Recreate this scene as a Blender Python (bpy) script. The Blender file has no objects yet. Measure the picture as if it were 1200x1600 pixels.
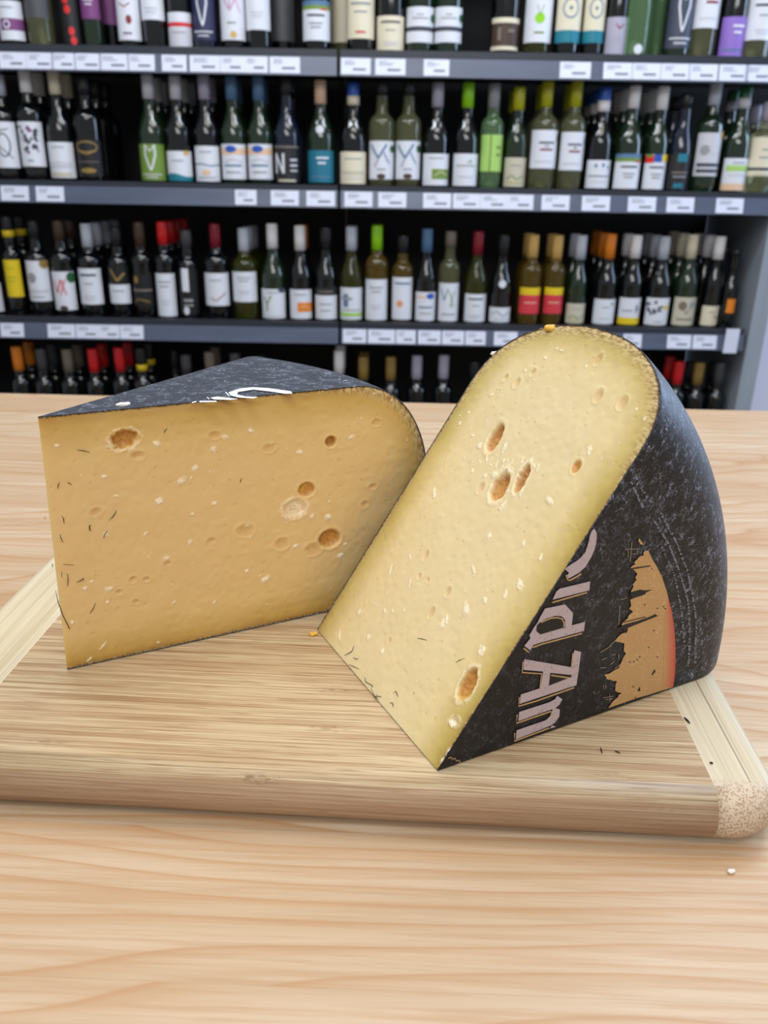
import bpy, bmesh, math, random
import numpy as np
from mathutils import Vector, Matrix
random.seed(7)
S = bpy.context.scene
COL = S.collection
PI = math.pi

# ------------------------------------------------------------------ camera
F = 1250.0; PITCH = math.radians(22.2); ROLL = math.radians(1.0); CAMH = 0.20
cam_d = bpy.data.cameras.new('camera'); cam = bpy.data.objects.new('camera', cam_d); COL.objects.link(cam)
cam_d.sensor_fit = 'VERTICAL'; cam_d.sensor_height = 24.0; cam_d.sensor_width = 18.0
cam_d.lens = F * 24.0 / 1600.0
cam_d.clip_start = 0.01; cam_d.clip_end = 50
FW = Vector((0, math.cos(PITCH), -math.sin(PITCH))); UP = Vector((0, math.sin(PITCH), math.cos(PITCH))); RT = Vector((1, 0, 0))
cx = RT * math.cos(ROLL) + UP * math.sin(ROLL); cy = -RT * math.sin(ROLL) + UP * math.cos(ROLL)
cam.matrix_world = Matrix(((cx.x, cy.x, -FW.x, 0), (cx.y, cy.y, -FW.y, 0), (cx.z, cy.z, -FW.z, CAMH), (0, 0, 0, 1)))
cam_d.dof.use_dof = True; cam_d.dof.focus_distance = 0.345
cam_d.dof.aperture_fstop = cam_d.lens / 1.9
S.camera = cam

# ------------------------------------------------------------------ light
S.view_settings.view_transform = 'Standard'; S.view_settings.look = 'None'
S.view_settings.gamma = 1; S.view_settings.use_curve_mapping = False
S.view_settings.exposure = -0.12
W = bpy.data.worlds.new('shop_ambient'); S.world = W; W.use_nodes = True
W.node_tree.nodes['Background'].inputs[0].default_value = (0.93, 0.97, 1.0, 1)
W.node_tree.nodes['Background'].inputs[1].default_value = 0.36
def area(name, loc, size, power, color=(1, 1, 1), target=None):
    d = bpy.data.lights.new(name, 'AREA'); d.shape = 'RECTANGLE'; d.size, d.size_y = size; d.energy = power; d.color = color
    o = bpy.data.objects.new(name, d); COL.objects.link(o); o.location = loc
    if target is not None:
        o.rotation_euler = (Vector(target) - Vector(loc)).to_track_quat('-Z', 'Y').to_euler()
    return o
area('ceiling_and_fill_light', (0.15, 0.75, 1.75), (1.5, 0.5), 15, (1.0, 0.985, 0.95))
area('ceiling_and_fill_light', (-0.35, -0.45, 1.75), (1.6, 0.5), 17, (1.0, 0.985, 0.95), (0, 0.3, 0))
area('ceiling_and_fill_light', (0.2, -1.6, 1.75), (2.2, 0.6), 26, (0.97, 0.98, 1.0), (0.1, 2.3, 0.2))  # added front fill, out of view, brightens bottles under the shelf overhangs
area('ceiling_and_fill_light', (1.0, 1.75, 1.75), (1.0, 0.4), 12, (0.72, 0.84, 1.0), (0.2, 0.4, 0.0))
area('rind_sheen_light', (2.7, 2.0, 0.9), (1.2, 1.4), 55, (0.50, 0.68, 1.0), (0.1, 0.35, 0.0))  # added cool source out of view, puts blue sheen on the rind
area('ceiling_track_light', (-0.9, 1.35, 1.75), (1.2, 0.12), 13, (0.86, 0.93, 1.0), (-0.6, 2.4, 0.1))
area('ceiling_track_light', (0.6, 1.35, 1.75), (1.2, 0.12), 13, (0.86, 0.93, 1.0), (0.5, 2.4, 0.1))

# ------------------------------------------------------------------ pixel of the 1200x1600 photograph -> point on a real plane
O = Vector((0, 0, CAMH))
def ray(x, y):
    dx, dy = x - 600, y - 800
    c, s = math.cos(ROLL), math.sin(ROLL)
    return (RT * (c * dx + s * dy) - UP * (-s * dx + c * dy) + FW * F) / F
def onz(x, y, z=0.0):
    r = ray(x, y); return O + r * ((z - CAMH) / r.z)
def ony(x, y, Y):
    r = ray(x, y); return O + r * (Y / r.y)
def onpl(x, y, p, n):
    r = ray(x, y); return O + r * ((p - O).dot(n) / r.dot(n))

# ------------------------------------------------------------------ helpers
def lin(c):
    o = []
    for v in c[:3]:
        v /= 255.0
        o.append(v / 12.92 if v <= 0.04045 else ((v + 0.055) / 1.055) ** 2.4)
    return (o[0], o[1], o[2], 1.0)
def link(name, me, mat=None, parent=None, smooth=False):
    o = bpy.data.objects.new(name, me); COL.objects.link(o)
    if mat is not None:
        for m in (mat if isinstance(mat, (list, tuple)) else [mat]): me.materials.append(m)
    if parent is not None: o.parent = parent
    if smooth:
        for p in me.polygons: p.use_smooth = True
    return o
def fromdata(name, V, Fs, mat=None, parent=None, smooth=False, mi=None):
    me = bpy.data.meshes.new(name); me.from_pydata([tuple(v) for v in V], [], Fs); me.update()
    o = link(name, me, mat, parent, smooth)
    if mi:
        for p, i in zip(me.polygons, mi): p.material_index = i
    return o
def tag(o, label, cat, group=None, kind=None):
    if label: o['label'] = label
    if cat: o['category'] = cat
    if group: o['group'] = group
    if kind: o['kind'] = kind
    return o
def struct(o): o['kind'] = 'structure'; return o
def empty(name, loc):
    o = bpy.data.objects.new(name, None); COL.objects.link(o); o.location = loc; o.empty_display_size = 0.02; return o
def boxdata(x0, x1, y0, y1, z0, z1, V, Fs):
    b = len(V)
    V += [(x0, y0, z0), (x1, y0, z0), (x1, y1, z0), (x0, y1, z0), (x0, y0, z1), (x1, y0, z1), (x1, y1, z1), (x0, y1, z1)]
    Fs += [[b + i for i in f] for f in ((0, 3, 2, 1), (4, 5, 6, 7), (0, 1, 5, 4), (1, 2, 6, 5), (2, 3, 7, 6), (3, 0, 4, 7))]
def box(name, x0, x1, y0, y1, z0, z1, mat, parent=None, bevel=0.0):
    V, Fs = [], []; boxdata(x0, x1, y0, y1, z0, z1, V, Fs)
    o = fromdata(name, V, Fs, mat, parent)
    if bevel:
        m = o.modifiers.new('bevel', 'BEVEL'); m.width = bevel; m.segments = 2
    return o
def tube(name, pts, rad, mat, parent=None, seg=6):
    V, Fs = [], []; n = len(pts)
    for i, p in enumerate(pts):
        p = Vector(p); t = (Vector(pts[min(i + 1, n - 1)]) - Vector(pts[max(i - 1, 0)])).normalized()
        a = t.orthogonal().normalized(); b = t.cross(a)
        r = rad * (0.45 if i in (0, n - 1) else 1.0)
        for k in range(seg):
            th = 2 * PI * k / seg; V.append(p + (a * math.cos(th) + b * math.sin(th)) * r)
    for i in range(n - 1):
        for k in range(seg):
            Fs.append([i * seg + k, i * seg + (k + 1) % seg, (i + 1) * seg + (k + 1) % seg, (i + 1) * seg + k])
    Fs.append(list(range(seg))[::-1]); Fs.append([(n - 1) * seg + k for k in range(seg)])
    return fromdata(name, V, Fs, mat, parent, True)

class NT:
    """small node-graph writer"""
    def __init__(s, name):
        s.m = bpy.data.materials.new(name); s.m.use_nodes = True; s.t = s.m.node_tree
        s.b = s.t.nodes['Principled BSDF']
    def n(s, kind, **kw):
        nd = s.t.nodes.new(kind)
        for k, v in kw.items(): setattr(nd, k, v)
        return nd
    def put(s, sock, v):
        if hasattr(v, 'is_output'): s.t.links.new(v, sock)
        else: sock.default_value = v
    def coord(s, what='Object'): return s.n('ShaderNodeTexCoord').outputs[what]
    def mapping(s, v, scale=(1, 1, 1), loc=(0, 0, 0), rot=(0, 0, 0)):
        m = s.n('ShaderNodeMapping'); s.put(m.inputs[0], v); m.inputs[1].default_value = loc; m.inputs[2].default_value = rot; m.inputs[3].default_value = scale
        return m.outputs[0]
    def noise(s, v, scale=5, detail=3, rough=0.5, dist=0.0, out='Fac'):
        m = s.n('ShaderNodeTexNoise'); s.put(m.inputs['Vector'], v); m.inputs['Scale'].default_value = scale
        m.inputs['Detail'].default_value = detail; m.inputs['Roughness'].default_value = rough; m.inputs['Distortion'].default_value = dist
        return m.outputs[out]
    def voro(s, v, scale=5, feature='F1', out='Distance'):
        m = s.n('ShaderNodeTexVoronoi', feature=feature); s.put(m.inputs['Vector'], v); m.inputs['Scale'].default_value = scale
        return m.outputs[out]
    def math(s, op, a, b=0.0, c=0.0, clamp=False):
        m = s.n('ShaderNodeMath', operation=op); m.use_clamp = clamp
        s.put(m.inputs[0], a); s.put(m.inputs[1], b); s.put(m.inputs[2], c); return m.outputs[0]
    def ramp(s, f, stops, interp='LINEAR'):
        r = s.n('ShaderNodeValToRGB'); r.color_ramp.interpolation = interp; s.put(r.inputs[0], f)
        e = r.color_ramp.elements
        while len(e) < len(stops): e.new(0.5)
        for el, (p, c) in zip(e, stops):
            el.position = p; el.color = c if len(c) == 4 else (c[0], c[1], c[2], 1)
        return r.outputs[0]
    def g(s, f, a, b):   # smooth 0..1 between a and b
        m = s.n('ShaderNodeMapRange'); m.interpolation_type = 'SMOOTHSTEP'; s.put(m.inputs[0], f)
        m.inputs[1].default_value = a; m.inputs[2].default_value = b; return m.outputs[0]
    def mix(s, f, a, b, mode='MIX'):
        m = s.n('ShaderNodeMix', data_type='RGBA', blend_type=mode); s.put(m.inputs[0], f); s.put(m.inputs[6], a); s.put(m.inputs[7], b); return m.outputs[2]
    def sep(s, v):
        m = s.n('ShaderNodeSeparateXYZ'); s.put(m.inputs[0], v); return m.outputs
    def comb(s, x, y, z):
        m = s.n('ShaderNodeCombineXYZ'); s.put(m.inputs[0], x); s.put(m.inputs[1], y); s.put(m.inputs[2], z); return m.outputs[0]
    def bump(s, h, strength=0.3, dist=0.001):
        m = s.n('ShaderNodeBump'); m.inputs['Strength'].default_value = strength; m.inputs['Distance'].default_value = dist
        s.put(m.inputs['Height'], h); s.t.links.new(m.outputs[0], s.b.inputs['Normal'])
    def set(s, **kw):
        names = dict(color='Base Color', rough='Roughness', metal='Metallic', spec='Specular IOR Level', coat='Coat Weight', coatr='Coat Roughness',
                     trans='Transmission Weight', ior='IOR', sss='Subsurface Weight', sssr='Subsurface Radius', ssss='Subsurface Scale', alpha='Alpha', sheen='Sheen Weight')
        for k, v in kw.items(): s.put(s.b.inputs[names[k]], v)
        return s.m
_mc = {}
def plain(name, c, rough=0.5, **kw):
    if name not in _mc:
        t = NT(name); t.set(color=lin(c), rough=rough, **kw); _mc[name] = t.m
    return _mc[name]

# ------------------------------------------------------------------ materials
def mat_pine():
    t = NT('pine_worktop'); c = t.coord(); x, y, z = t.sep(c)
    stave = t.math('FLOOR', t.math('DIVIDE', t.math('ADD', y, 0.02), 0.062))
    rnd = t.n('ShaderNodeTexWhiteNoise', noise_dimensions='1D'); t.put(rnd.inputs['W'], stave); rn = rnd.outputs['Value']
    v = t.comb(t.math('ADD', x, t.math('MULTIPLY', rn, 0.35)), y, 0.0)
    big = t.noise(t.mapping(v, (2.2, 9.0, 1), (0.35, 0.1, 0)), 1.0, 1.5, 0.45)
    big2 = t.noise(t.mapping(c, (3.0, 60.0, 1)), 1.0, 2, 0.5)
    f = t.math('ADD', t.math('MULTIPLY', big, 15.0), t.math('MULTIPLY', y, 62.0))
    f = t.math('ADD', f, t.math('MULTIPLY', big2, 0.55))
    fr = t.math('FRACT', f)
    ring = t.ramp(fr, [(0, (0.15,) * 3), (0.12, (0, 0, 0)), (0.6, (0.08,) * 3), (0.86, (0.5,) * 3), (0.95, (1, 1, 1)), (1.0, (0.15,) * 3)])
    fine = t.noise(t.mapping(c, (14, 420, 1)), 1.0, 4, 0.6)
    col = t.mix(t.g(big2, 0.3, 0.7), lin((190, 168, 138)), lin((206, 188, 163)))
    col = t.mix(t.math('MULTIPLY', ring, 0.75), col, lin((172, 124, 74)))
    col = t.mix(t.math('MULTIPLY', t.g(fine, 0.42, 0.68), 0.55), col, lin((172, 134, 94)))
    fl = t.noise(t.mapping(c, (5, 200, 1), (0, 3, 0)), 1.0, 3, 0.6)
    col = t.mix(t.math('MULTIPLY', t.g(fl, 0.5, 0.7), 0.35), col, lin((184, 140, 96)))
    col = t.mix(t.math('MULTIPLY', rn, 0.45), col, lin((176, 134, 94)))
    seam = t.math('FRACT', t.math('DIVIDE', t.math('ADD', y, 0.02), 0.062))
    col = t.mix(t.math('MULTIPLY', t.math('LESS_THAN', seam, 0.006), 0.28), col, lin((150, 110, 70)))
    t.set(color=col, rough=t.math('ADD', t.math('MULTIPLY', fine, 0.2), 0.30), spec=0.45)
    t.bump(fine, 0.12, 0.0004); return t.m
KNOTS = []
def mat_bamboo():
    t = NT('bamboo_board'); c = t.coord(); x, y, z = t.sep(c)
    vy = t.math('ADD', y, z)
    v = t.comb(x, vy, 0.0)
    warp = t.math('MULTIPLY', t.math('SUBTRACT', t.noise(t.mapping(v, (14, 30, 1)), 1, 2), 0.5), 0.0009)
    kd = None
    for kx, ky, ka in KNOTS:
        dx = t.math('MULTIPLY', t.math('SUBTRACT', x, kx), 0.32); dy = t.math('SUBTRACT', vy, ky)
        d = t.math('SQRT', t.math('ADD', t.math('MULTIPLY', dx, dx), t.math('MULTIPLY', dy, dy)))
        g = t.math('MULTIPLY', t.math('SUBTRACT', 1.0, t.g(d, 0.0, 0.0042)), ka)
        kd = g if kd is None else t.math('MAXIMUM', kd, g)
    vy2 = t.math('ADD', vy, warp)
    kn = t.noise(t.mapping(v, (260, 500, 1)), 1, 2)
    vy2 = t.math('ADD', vy2, t.math('MULTIPLY', t.math('MULTIPLY', kd, t.math('SUBTRACT', kn, 0.5)), 0.006))
    w = t.comb(x, vy2, 0.0)
    f1 = t.noise(t.mapping(w, (7, 1000, 1)), 1.0, 3, 0.62)
    f2 = t.noise(t.mapping(w, (10, 260, 1)), 1.0, 3, 0.6)
    f3 = t.noise(t.mapping(w, (22, 700, 1), (3, 1, 0)), 1.0, 2, 0.5)
    f4 = t.noise(t.mapping(w, (45, 1500, 1), (1, 4, 0)), 1.0, 2, 0.5)
    broad = t.noise(t.mapping(w, (3, 40, 1)), 1.0, 2, 0.5)
    col = t.mix(t.g(f2, 0.32, 0.68), lin((198, 176, 142)), lin((168, 138, 102)))
    col = t.mix(t.math('MULTIPLY', t.g(f1, 0.5, 0.66), 0.75), col, lin((140, 106, 70)))
    col = t.mix(t.math('MULTIPLY', t.g(f1, 0.5, 0.34), 0.55), col, lin((220, 202, 166)))
    col = t.mix(t.math('MULTIPLY', t.g(f3, 0.66, 0.76), 0.7), col, lin((112, 76, 46)))
    col = t.mix(t.math('MULTIPLY', t.g(broad, 0.45, 0.75), 0.45), col, lin((168, 128, 94)))
    col = t.mix(t.math('MULTIPLY', t.g(f4, 0.56, 0.70), 0.6), col, lin((132, 98, 64)))
    edge = t.g(z, -0.0012, -0.006)     # bullnose blends to a greyer brown below the top face
    col = t.mix(t.math('MULTIPLY', edge, 0.5), col, lin((164, 130, 108)))
    col = t.mix(t.math('MULTIPLY', kd, t.g(kn, 0.35, 0.7)), col, lin((120, 88, 62)))
    t.set(color=col, rough=0.5, spec=0.35)
    t.bump(t.math('ADD', f1, t.math('MULTIPLY', f3, -0.7)), 0.45, 0.0005); return t.m
def mat_bamboo_end():
    t = NT('bamboo_end_strip'); c = t.coord(); x, y, z = t.sep(c)
    f1 = t.noise(t.mapping(c, (900, 8, 300)), 1.0, 3, 0.6)
    f2 = t.noise(t.mapping(c, (260, 4, 100)), 1.0, 3, 0.6, 0.4)
    col = t.mix(t.g(f2, 0.3, 0.7), lin((214, 202, 176)), lin((190, 174, 140)))
    col = t.mix(t.math('MULTIPLY', t.g(f1, 0.52, 0.7), 0.5), col, lin((160, 140, 102)))
    col = t.mix(t.math('MULTIPLY', t.g(f2, 0.66, 0.74), 0.65), col, lin((118, 92, 62)))
    seam = t.math('ABSOLUTE', t.math('SUBTRACT', t.math('ADD', x, t.math('MULTIPLY', f2, 0.0012)), 0.3395))
    col = t.mix(t.math('MULTIPLY', t.g(seam, 0.0007, 0.0001), 0.7), col, lin((120, 92, 62)))
    # dotted end grain where the strip is cut across at the rounded front
    vo = t.voro(c, 1150)
    dots = t.math('SUBTRACT', 1.0, t.g(vo, 0.30, 0.55))
    geo = t.n('ShaderNodeNewGeometry'); yy = t.sep(t.n('ShaderNodeTexCoord').outputs['Object'])[1]
    fr = t.math('MULTIPLY', t.g(yy, 0.015, 0.009), 1.0)
    dcol = t.mix(dots, lin((206, 186, 162)), lin((168, 142, 116)))
    col = t.mix(fr, col, dcol)
    t.set(color=col, rough=0.52, spec=0.35); t.bump(f1, 0.2, 0.0004); return t.m
def mat_cheese(name, core, core2, mid, rim):
    t = NT(name)
    a = t.n('ShaderNodeAttribute', attribute_name='feat'); s = t.n('ShaderNodeSeparateColor'); t.put(s.inputs[0], a.outputs['Color'])
    edge, hole, white = s.outputs[0], s.outputs[1], s.outputs[2]; rimw = a.outputs['Alpha']
    c = t.coord()
    n1 = t.noise(c, 60, 4, 0.6); n2 = t.noise(c, 700, 4, 0.7); n3 = t.noise(t.mapping(c, (1, 1, 0.35)), 900, 3, 0.6)
    e = t.math('ADD', edge, t.math('MULTIPLY', t.math('SUBTRACT', n1, 0.5), 0.16))
    soft = t.ramp(e, [(0.0, lin(rim)), (0.16, lin(mid)), (0.55, lin(core2)), (1.0, lin(core))])
    blotch = t.noise(c, 22, 3, 0.5)
    soft = t.mix(t.math('MULTIPLY', t.g(blotch, 0.4, 0.75), 0.35), soft, lin(core2))
    # dry grainy rim below the wax, wider round the rounded side
    wid = t.math('ADD', 0.028, t.math('MULTIPLY', rimw, 0.19))
    er = t.math('ADD', edge, t.math('MULTIPLY', t.math('SUBTRACT', n2, 0.5), 0.10))
    rr = t.math('SUBTRACT', 1.0, t.math('DIVIDE', er, wid), clamp=True)
    grain = t.mix(t.g(n3, 0.35, 0.65), lin((142, 108, 60)), lin((228, 208, 162)))
    soft = t.mix(t.math('MULTIPLY', rr, 0.85), soft, grain)
    dark = t.math('LESS_THAN', t.math('ADD', edge, t.math('MULTIPLY', t.math('SUBTRACT', n2, 0.5), 0.03)), 0.020)
    soft = t.mix(t.math('MULTIPLY', dark, 0.8), soft, t.mix(t.g(n3, 0.4, 0.6), lin((84, 54, 30)), lin((176, 140, 92))))
    hole_glow = t.mix(t.g(n2, 0.4, 0.6), lin((206, 150, 70)), lin((180, 118, 44)))  # moist amber hole walls, with scattered-light glow put into the colour
    soft = t.mix(t.math('MULTIPLY', hole, 0.9), soft, hole_glow)
    pit = t.voro(c, 190); pits = t.math('SUBTRACT', 1.0, t.g(pit, 0.06, 0.2))
    soft = t.mix(t.math('MULTIPLY', pits, 0.13), soft, lin((186, 142, 72)))
    wm = t.math('MULTIPLY', white, t.g(n2, 0.30, 0.55))
    soft = t.mix(wm, soft, lin((246, 232, 208)))
    t.set(color=soft, rough=t.math('ADD', t.math('MULTIPLY', n1, 0.2), 0.36), spec=0.4, sss=0.22, sssr=(0.9, 0.5, 0.18), ssss=0.006)
    h = t.math('ADD', t.math('MULTIPLY', n2, t.math('ADD', 0.12, t.math('ADD', t.math('MULTIPLY', rr, 1.2), white))), t.math('MULTIPLY', pits, -0.35))
    h = t.math('ADD', h, t.math('MULTIPLY', t.noise(t.mapping(c, (1, 1, 1)), 160, 3, 0.6), 0.2))
    t.bump(h, 0.5, 0.0007); return t.m
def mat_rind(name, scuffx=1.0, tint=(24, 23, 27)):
    t = NT(name); c = t.coord()
    a = t.n('ShaderNodeAttribute', attribute_name='scuff'); sc = a.outputs['Fac']
    def lines(rot, sx, sy, lo, hi):
        v = t.mapping(c, (sx, sy, sx), (0, 0, 0), rot)
        n = t.noise(v, 1.0, 2, 0.5, 0.8)
        d = t.math('ABSOLUTE', t.math('SUBTRACT', n, 0.5))
        return t.g(d, hi, lo)
    l1 = lines((0.3, 0.2, 0.5), 220, 560, 0.0, 0.014); l2 = lines((0.9, 0.1, 2.2), 330, 420, 0.0, 0.014)
    l3 = lines((0.1, 0.9, 1.2), 90, 330, 0.0, 0.007)
    brk = t.g(t.noise(c, 190, 3, 0.6), 0.47, 0.62); brk2 = t.g(t.noise(t.mapping(c, (1, 1, 1), (5, 2, 1)), 75, 3, 0.6), 0.42, 0.66)
    s = t.math('MAXIMUM', t.math('MULTIPLY', t.math('MAXIMUM', l1, l2), brk), t.math('MULTIPLY', l3, brk2))
    fuzz = t.g(t.noise(c, 1300, 4, 0.75), 0.53, 0.68)
    patch = t.g(t.noise(t.mapping(c, (1, 1, 1), (1, 7, 3)), 48, 4, 0.65), 0.55, 0.76)
    dust = t.math('MULTIPLY', fuzz, t.math('ADD', t.math('MULTIPLY', patch, 0.65), 0.20))
    tot = t.math('MULTIPLY', t.math('MAXIMUM', t.math('MULTIPLY', s, 0.95), t.math('MULTIPLY', dust, 0.7)), t.math('MULTIPLY', sc, scuffx), clamp=True)
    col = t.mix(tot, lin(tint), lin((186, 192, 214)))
    t.set(color=col, rough=t.math('ADD', t.math('MULTIPLY', t.noise(c, 300, 3), 0.25), 0.33), spec=0.4)
    t.bump(t.math('ADD', tot, t.math('MULTIPLY', t.noise(c, 700, 3), 0.5)), 0.35, 0.0005); return t.m
def mat_print(name, c, c2, amt=0.35, sc=900, rough=0.5):
    t = NT(name); co = t.coord(); n = t.noise(co, sc, 4, 0.7); m = t.noise(co, 160, 3, 0.6)
    f = t.math('MULTIPLY', t.g(n, 0.5, 0.68), t.math('ADD', 0.25, t.math('MULTIPLY', t.g(m, 0.4, 0.65), 1.0)), clamp=True)
    t.set(color=t.mix(t.math('MULTIPLY', f, amt), lin(c), lin(c2)), rough=rough, spec=0.4); return t.m

M_pine = mat_pine()
M_end = mat_bamboo_end()
M_shelf = plain('shelf_black', (22, 22, 26), 0.28)
M_top = NT('shelf_top_laminate'); _n = M_top.noise(M_top.mapping(M_top.coord(), (3, 40, 3)), 2, 3)
M_top = M_top.set(color=M_top.mix(_n, lin((34, 30, 30)), lin((58, 50, 46))), rough=0.22)
M_lip = plain('shelf_lip_grey', (46, 50, 60), 0.35)
M_rail = NT('price_rail_plastic'); _n = M_rail.noise(M_rail.mapping(M_rail.coord(), (4, 1, 30)), 1, 2)
M_rail = M_rail.set(color=M_rail.mix(_n, lin((70, 78, 98)), lin((94, 102, 124))), rough=0.3)
M_backp = plain('shelving_back_panel', (12, 12, 14), 0.6)
M_panel = NT('end_panel_grey'); _n = M_panel.noise(M_panel.mapping(M_panel.coord(), (30, 4, 4)), 1, 3)
M_panel = M_panel.set(color=M_panel.mix(_n, lin((132, 140, 152)), lin((160, 167, 178))), rough=0.4)
M_wall = plain('wall_paint_lilac', (232, 228, 240), 0.7)
M_floor = NT('shop_floor_tile'); _n = M_floor.noise(M_floor.coord(), 3, 4)
M_floor = M_floor.set(color=M_floor.mix(_n, lin((92, 90, 88)), lin((120, 117, 112))), rough=0.35)

# ------------------------------------------------------------------ the room
TZ = -0.021          # counter top, the board's top is z = 0
FZ = -0.93           # shop floor
struct(box('floor', -3.2, 3.2, -2.0, 3.2, FZ - 0.05, FZ, M_floor))
struct(box('wall_back', -3.2, 3.2, 2.82, 2.9, FZ, 1.9, M_wall))

# ------------------------------------------------------------------ counter
yl = onz(0, 614, TZ); yr = onz(1200, 642, TZ)
rz = math.atan2(yr.y - yl.y, yr.x - yl.x)
ctr = empty('counter', (0, 0, FZ)); tag(ctr, 'pale pine counter under the bamboo cutting board', 'counter')
yb = (yl.y + yr.y) / 2
ct = box('worktop', -1.15, 1.15, -0.25, yb, TZ - 0.036, TZ, M_pine, ctr, 0.0015)
ct.location = (0, 0, -FZ)
cb = box('carcass', -1.08, 1.08, -0.18, yb - 0.05, 0.09, TZ - 0.036 - FZ, plain('counter_front', (206, 176, 136), 0.5), ctr)
pl = box('plinth', -1.04, 1.04, -0.14, yb - 0.09, 0.0, 0.09, plain('plinth_dark', (44, 40, 38), 0.6), ctr)
ctr.rotation_euler = (0, 0, rz)

# ------------------------------------------------------------------ cutting board
BR = math.radians(-2.8)
board = empty('cutting_board', (0.0, 0.0, TZ)); 
# local frame: origin at the board's front-left corner
bo = Vector((-0.2035, 0.2389, 0)); board.location = (bo.x, bo.y, TZ); board.rotation_euler = (0, 0, BR)
tag(board, 'bamboo cutting board with pale end strips carrying both cheese wedges', 'cutting board')
BW, BD, BT, RN = 0.3525, 0.233, -TZ, 0.0095
def tolocal(p):
    q = Matrix.Rotation(-BR, 3, 'Z') @ (Vector((p.x, p.y, 0)) - bo); return q
for kx, ky, ka in ((400, 1216, 1.0), (515, 1138, 0.55), (75, 1157, 0.35), (960, 1212, 0.4), (520, 1078, 0.5), (1045, 1262, 0.2)):
    q = tolocal(onz(kx, ky, 0)); KNOTS.append((q.x, q.y, ka))
M_bam = mat_bamboo()
def board_mesh():
    bm = bmesh.new(); rings = []
    N = 10; CR = 0.021
    prof = [(0.0035, 0.0)]
    steps = 12
    for k in range(steps + 1):
        a = PI / 2 - PI * k / steps
        prof.append((-(RN) * 0 + (RN * (1 - math.cos(a))) if False else RN - RN * math.cos(a), BT / 2 + (BT / 2) * math.sin(a)))
    prof = [(RN + 0.004, BT)] + prof[1:] + [(RN + 0.004, 0.0)]
    for ins, z in prof:
        ring = []
        for cxn, cyn, a0 in ((1, 0, -PI / 2), (1, 1, 0), (0, 1, PI / 2), (0, 0, PI)):
            ox = CR if cxn == 0 else BW - CR; oy = CR if cyn == 0 else BD - CR
            r = CR - ins
            for k in range(N + 1):
                a = a0 + PI / 2 * k / N
                ring.append(bm.verts.new((ox + r * math.cos(a), oy + r * math.sin(a), z)))
        rings.append(ring)
    n = len(rings[0])
    for a, b in zip(rings[:-1], rings[1:]):
        for k in range(n):
            bm.faces.new((a[k], b[k], b[(k + 1) % n], a[(k + 1) % n]))
    bm.faces.new(rings[0]); bm.faces.new(rings[-1][::-1])
    bmesh.ops.recalc_face_normals(bm, faces=bm.faces)
    for v in bm.verts: v.co.z -= BT      # local z = 0 on the top face for the wood pattern
    return bm
XL = 0.0382; XR = 0.3252
def board_piece(name, cuts, mat):
    bm = board_mesh()
    for co, no in cuts:
        r = bmesh.ops.bisect_plane(bm, geom=bm.verts[:] + bm.edges[:] + bm.faces[:], plane_co=co, plane_no=no, clear_outer=True)
        es = [e for e in r['geom_cut'] if isinstance(e, bmesh.types.BMEdge)]
        bmesh.ops.holes_fill(bm, edges=es, sides=0)
    me = bpy.data.meshes.new(name); bm.to_mesh(me); bm.free()
    o = link(name, me, mat, board); o.location = (0, 0, BT)
    for p in me.polygons: p.use_smooth = abs(p.normal.x) < 0.999 and abs(p.normal.z) < 0.9999
    return o
board_piece('bamboo_panel', [((XL, 0, 0), (-1, 0, 0)), ((XR, 0, 0), (1, 0, 0))], M_bam)
board_piece('end_strip', [((XL, 0, 0), (1, 0, 0))], M_end)
o = board_piece('end_strip', [((XR, 0, 0), (-1, 0, 0))], M_end)

# ------------------------------------------------------------------ cheese wedges
WR = 0.1788; WF = 0.138
def rmax(z, H):
    t = abs(2 * z / H - 1); t = min(t, 1.0)
    return WF + (WR - WF) * (1 - t ** 2.2) ** (1 / 2.2)
def profile(H, tip=0.0, n=60, off=0.0):
    pts = [(0.0, 0.0)] + [(WF * k / 8, 0.0) for k in range(1, 8)]
    for k in range(n + 1):
        s = k / n; a = -PI / 2 + PI * s
        zz = H / 2 + H / 2 * math.copysign(abs(math.sin(a)) ** (2 / 2.2), math.sin(a))
        rr = WF + (WR - WF) * abs(math.cos(a)) ** (2 / 2.2)
        pts.append((rr, zz))
    pts += [(tip + (WF - tip) * k / 8, H) for k in range(7, 0, -1)] + [(tip, H)]
    if off:
        out = []
        P = pts
        for i, (r, z) in enumerate(P):
            a = P[max(i - 1, 0)]; b = P[min(i + 1, len(P) - 1)]
            tx, tz = b[0] - a[0], b[1] - a[1]; L = math.hypot(tx, tz) or 1
            out.append((r + tz / L * off, z - tx / L * off))
        pts = out
    return pts
def vnoise(x, y, seed=0):
    def h(i, j):
        n = (np.sin(i * 127.1 + j * 311.7 + seed * 74.7) * 43758.5453); return n - np.floor(n)
    i = np.floor(x); j = np.floor(y); f = x - i; g = y - j; f = f * f * (3 - 2 * f); g = g * g * (3 - 2 * g)
    return (h(i, j) * (1 - f) + h(i + 1, j) * f) * (1 - g) + (h(i, j + 1) * (1 - f) + h(i + 1, j + 1) * f) * g

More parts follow.
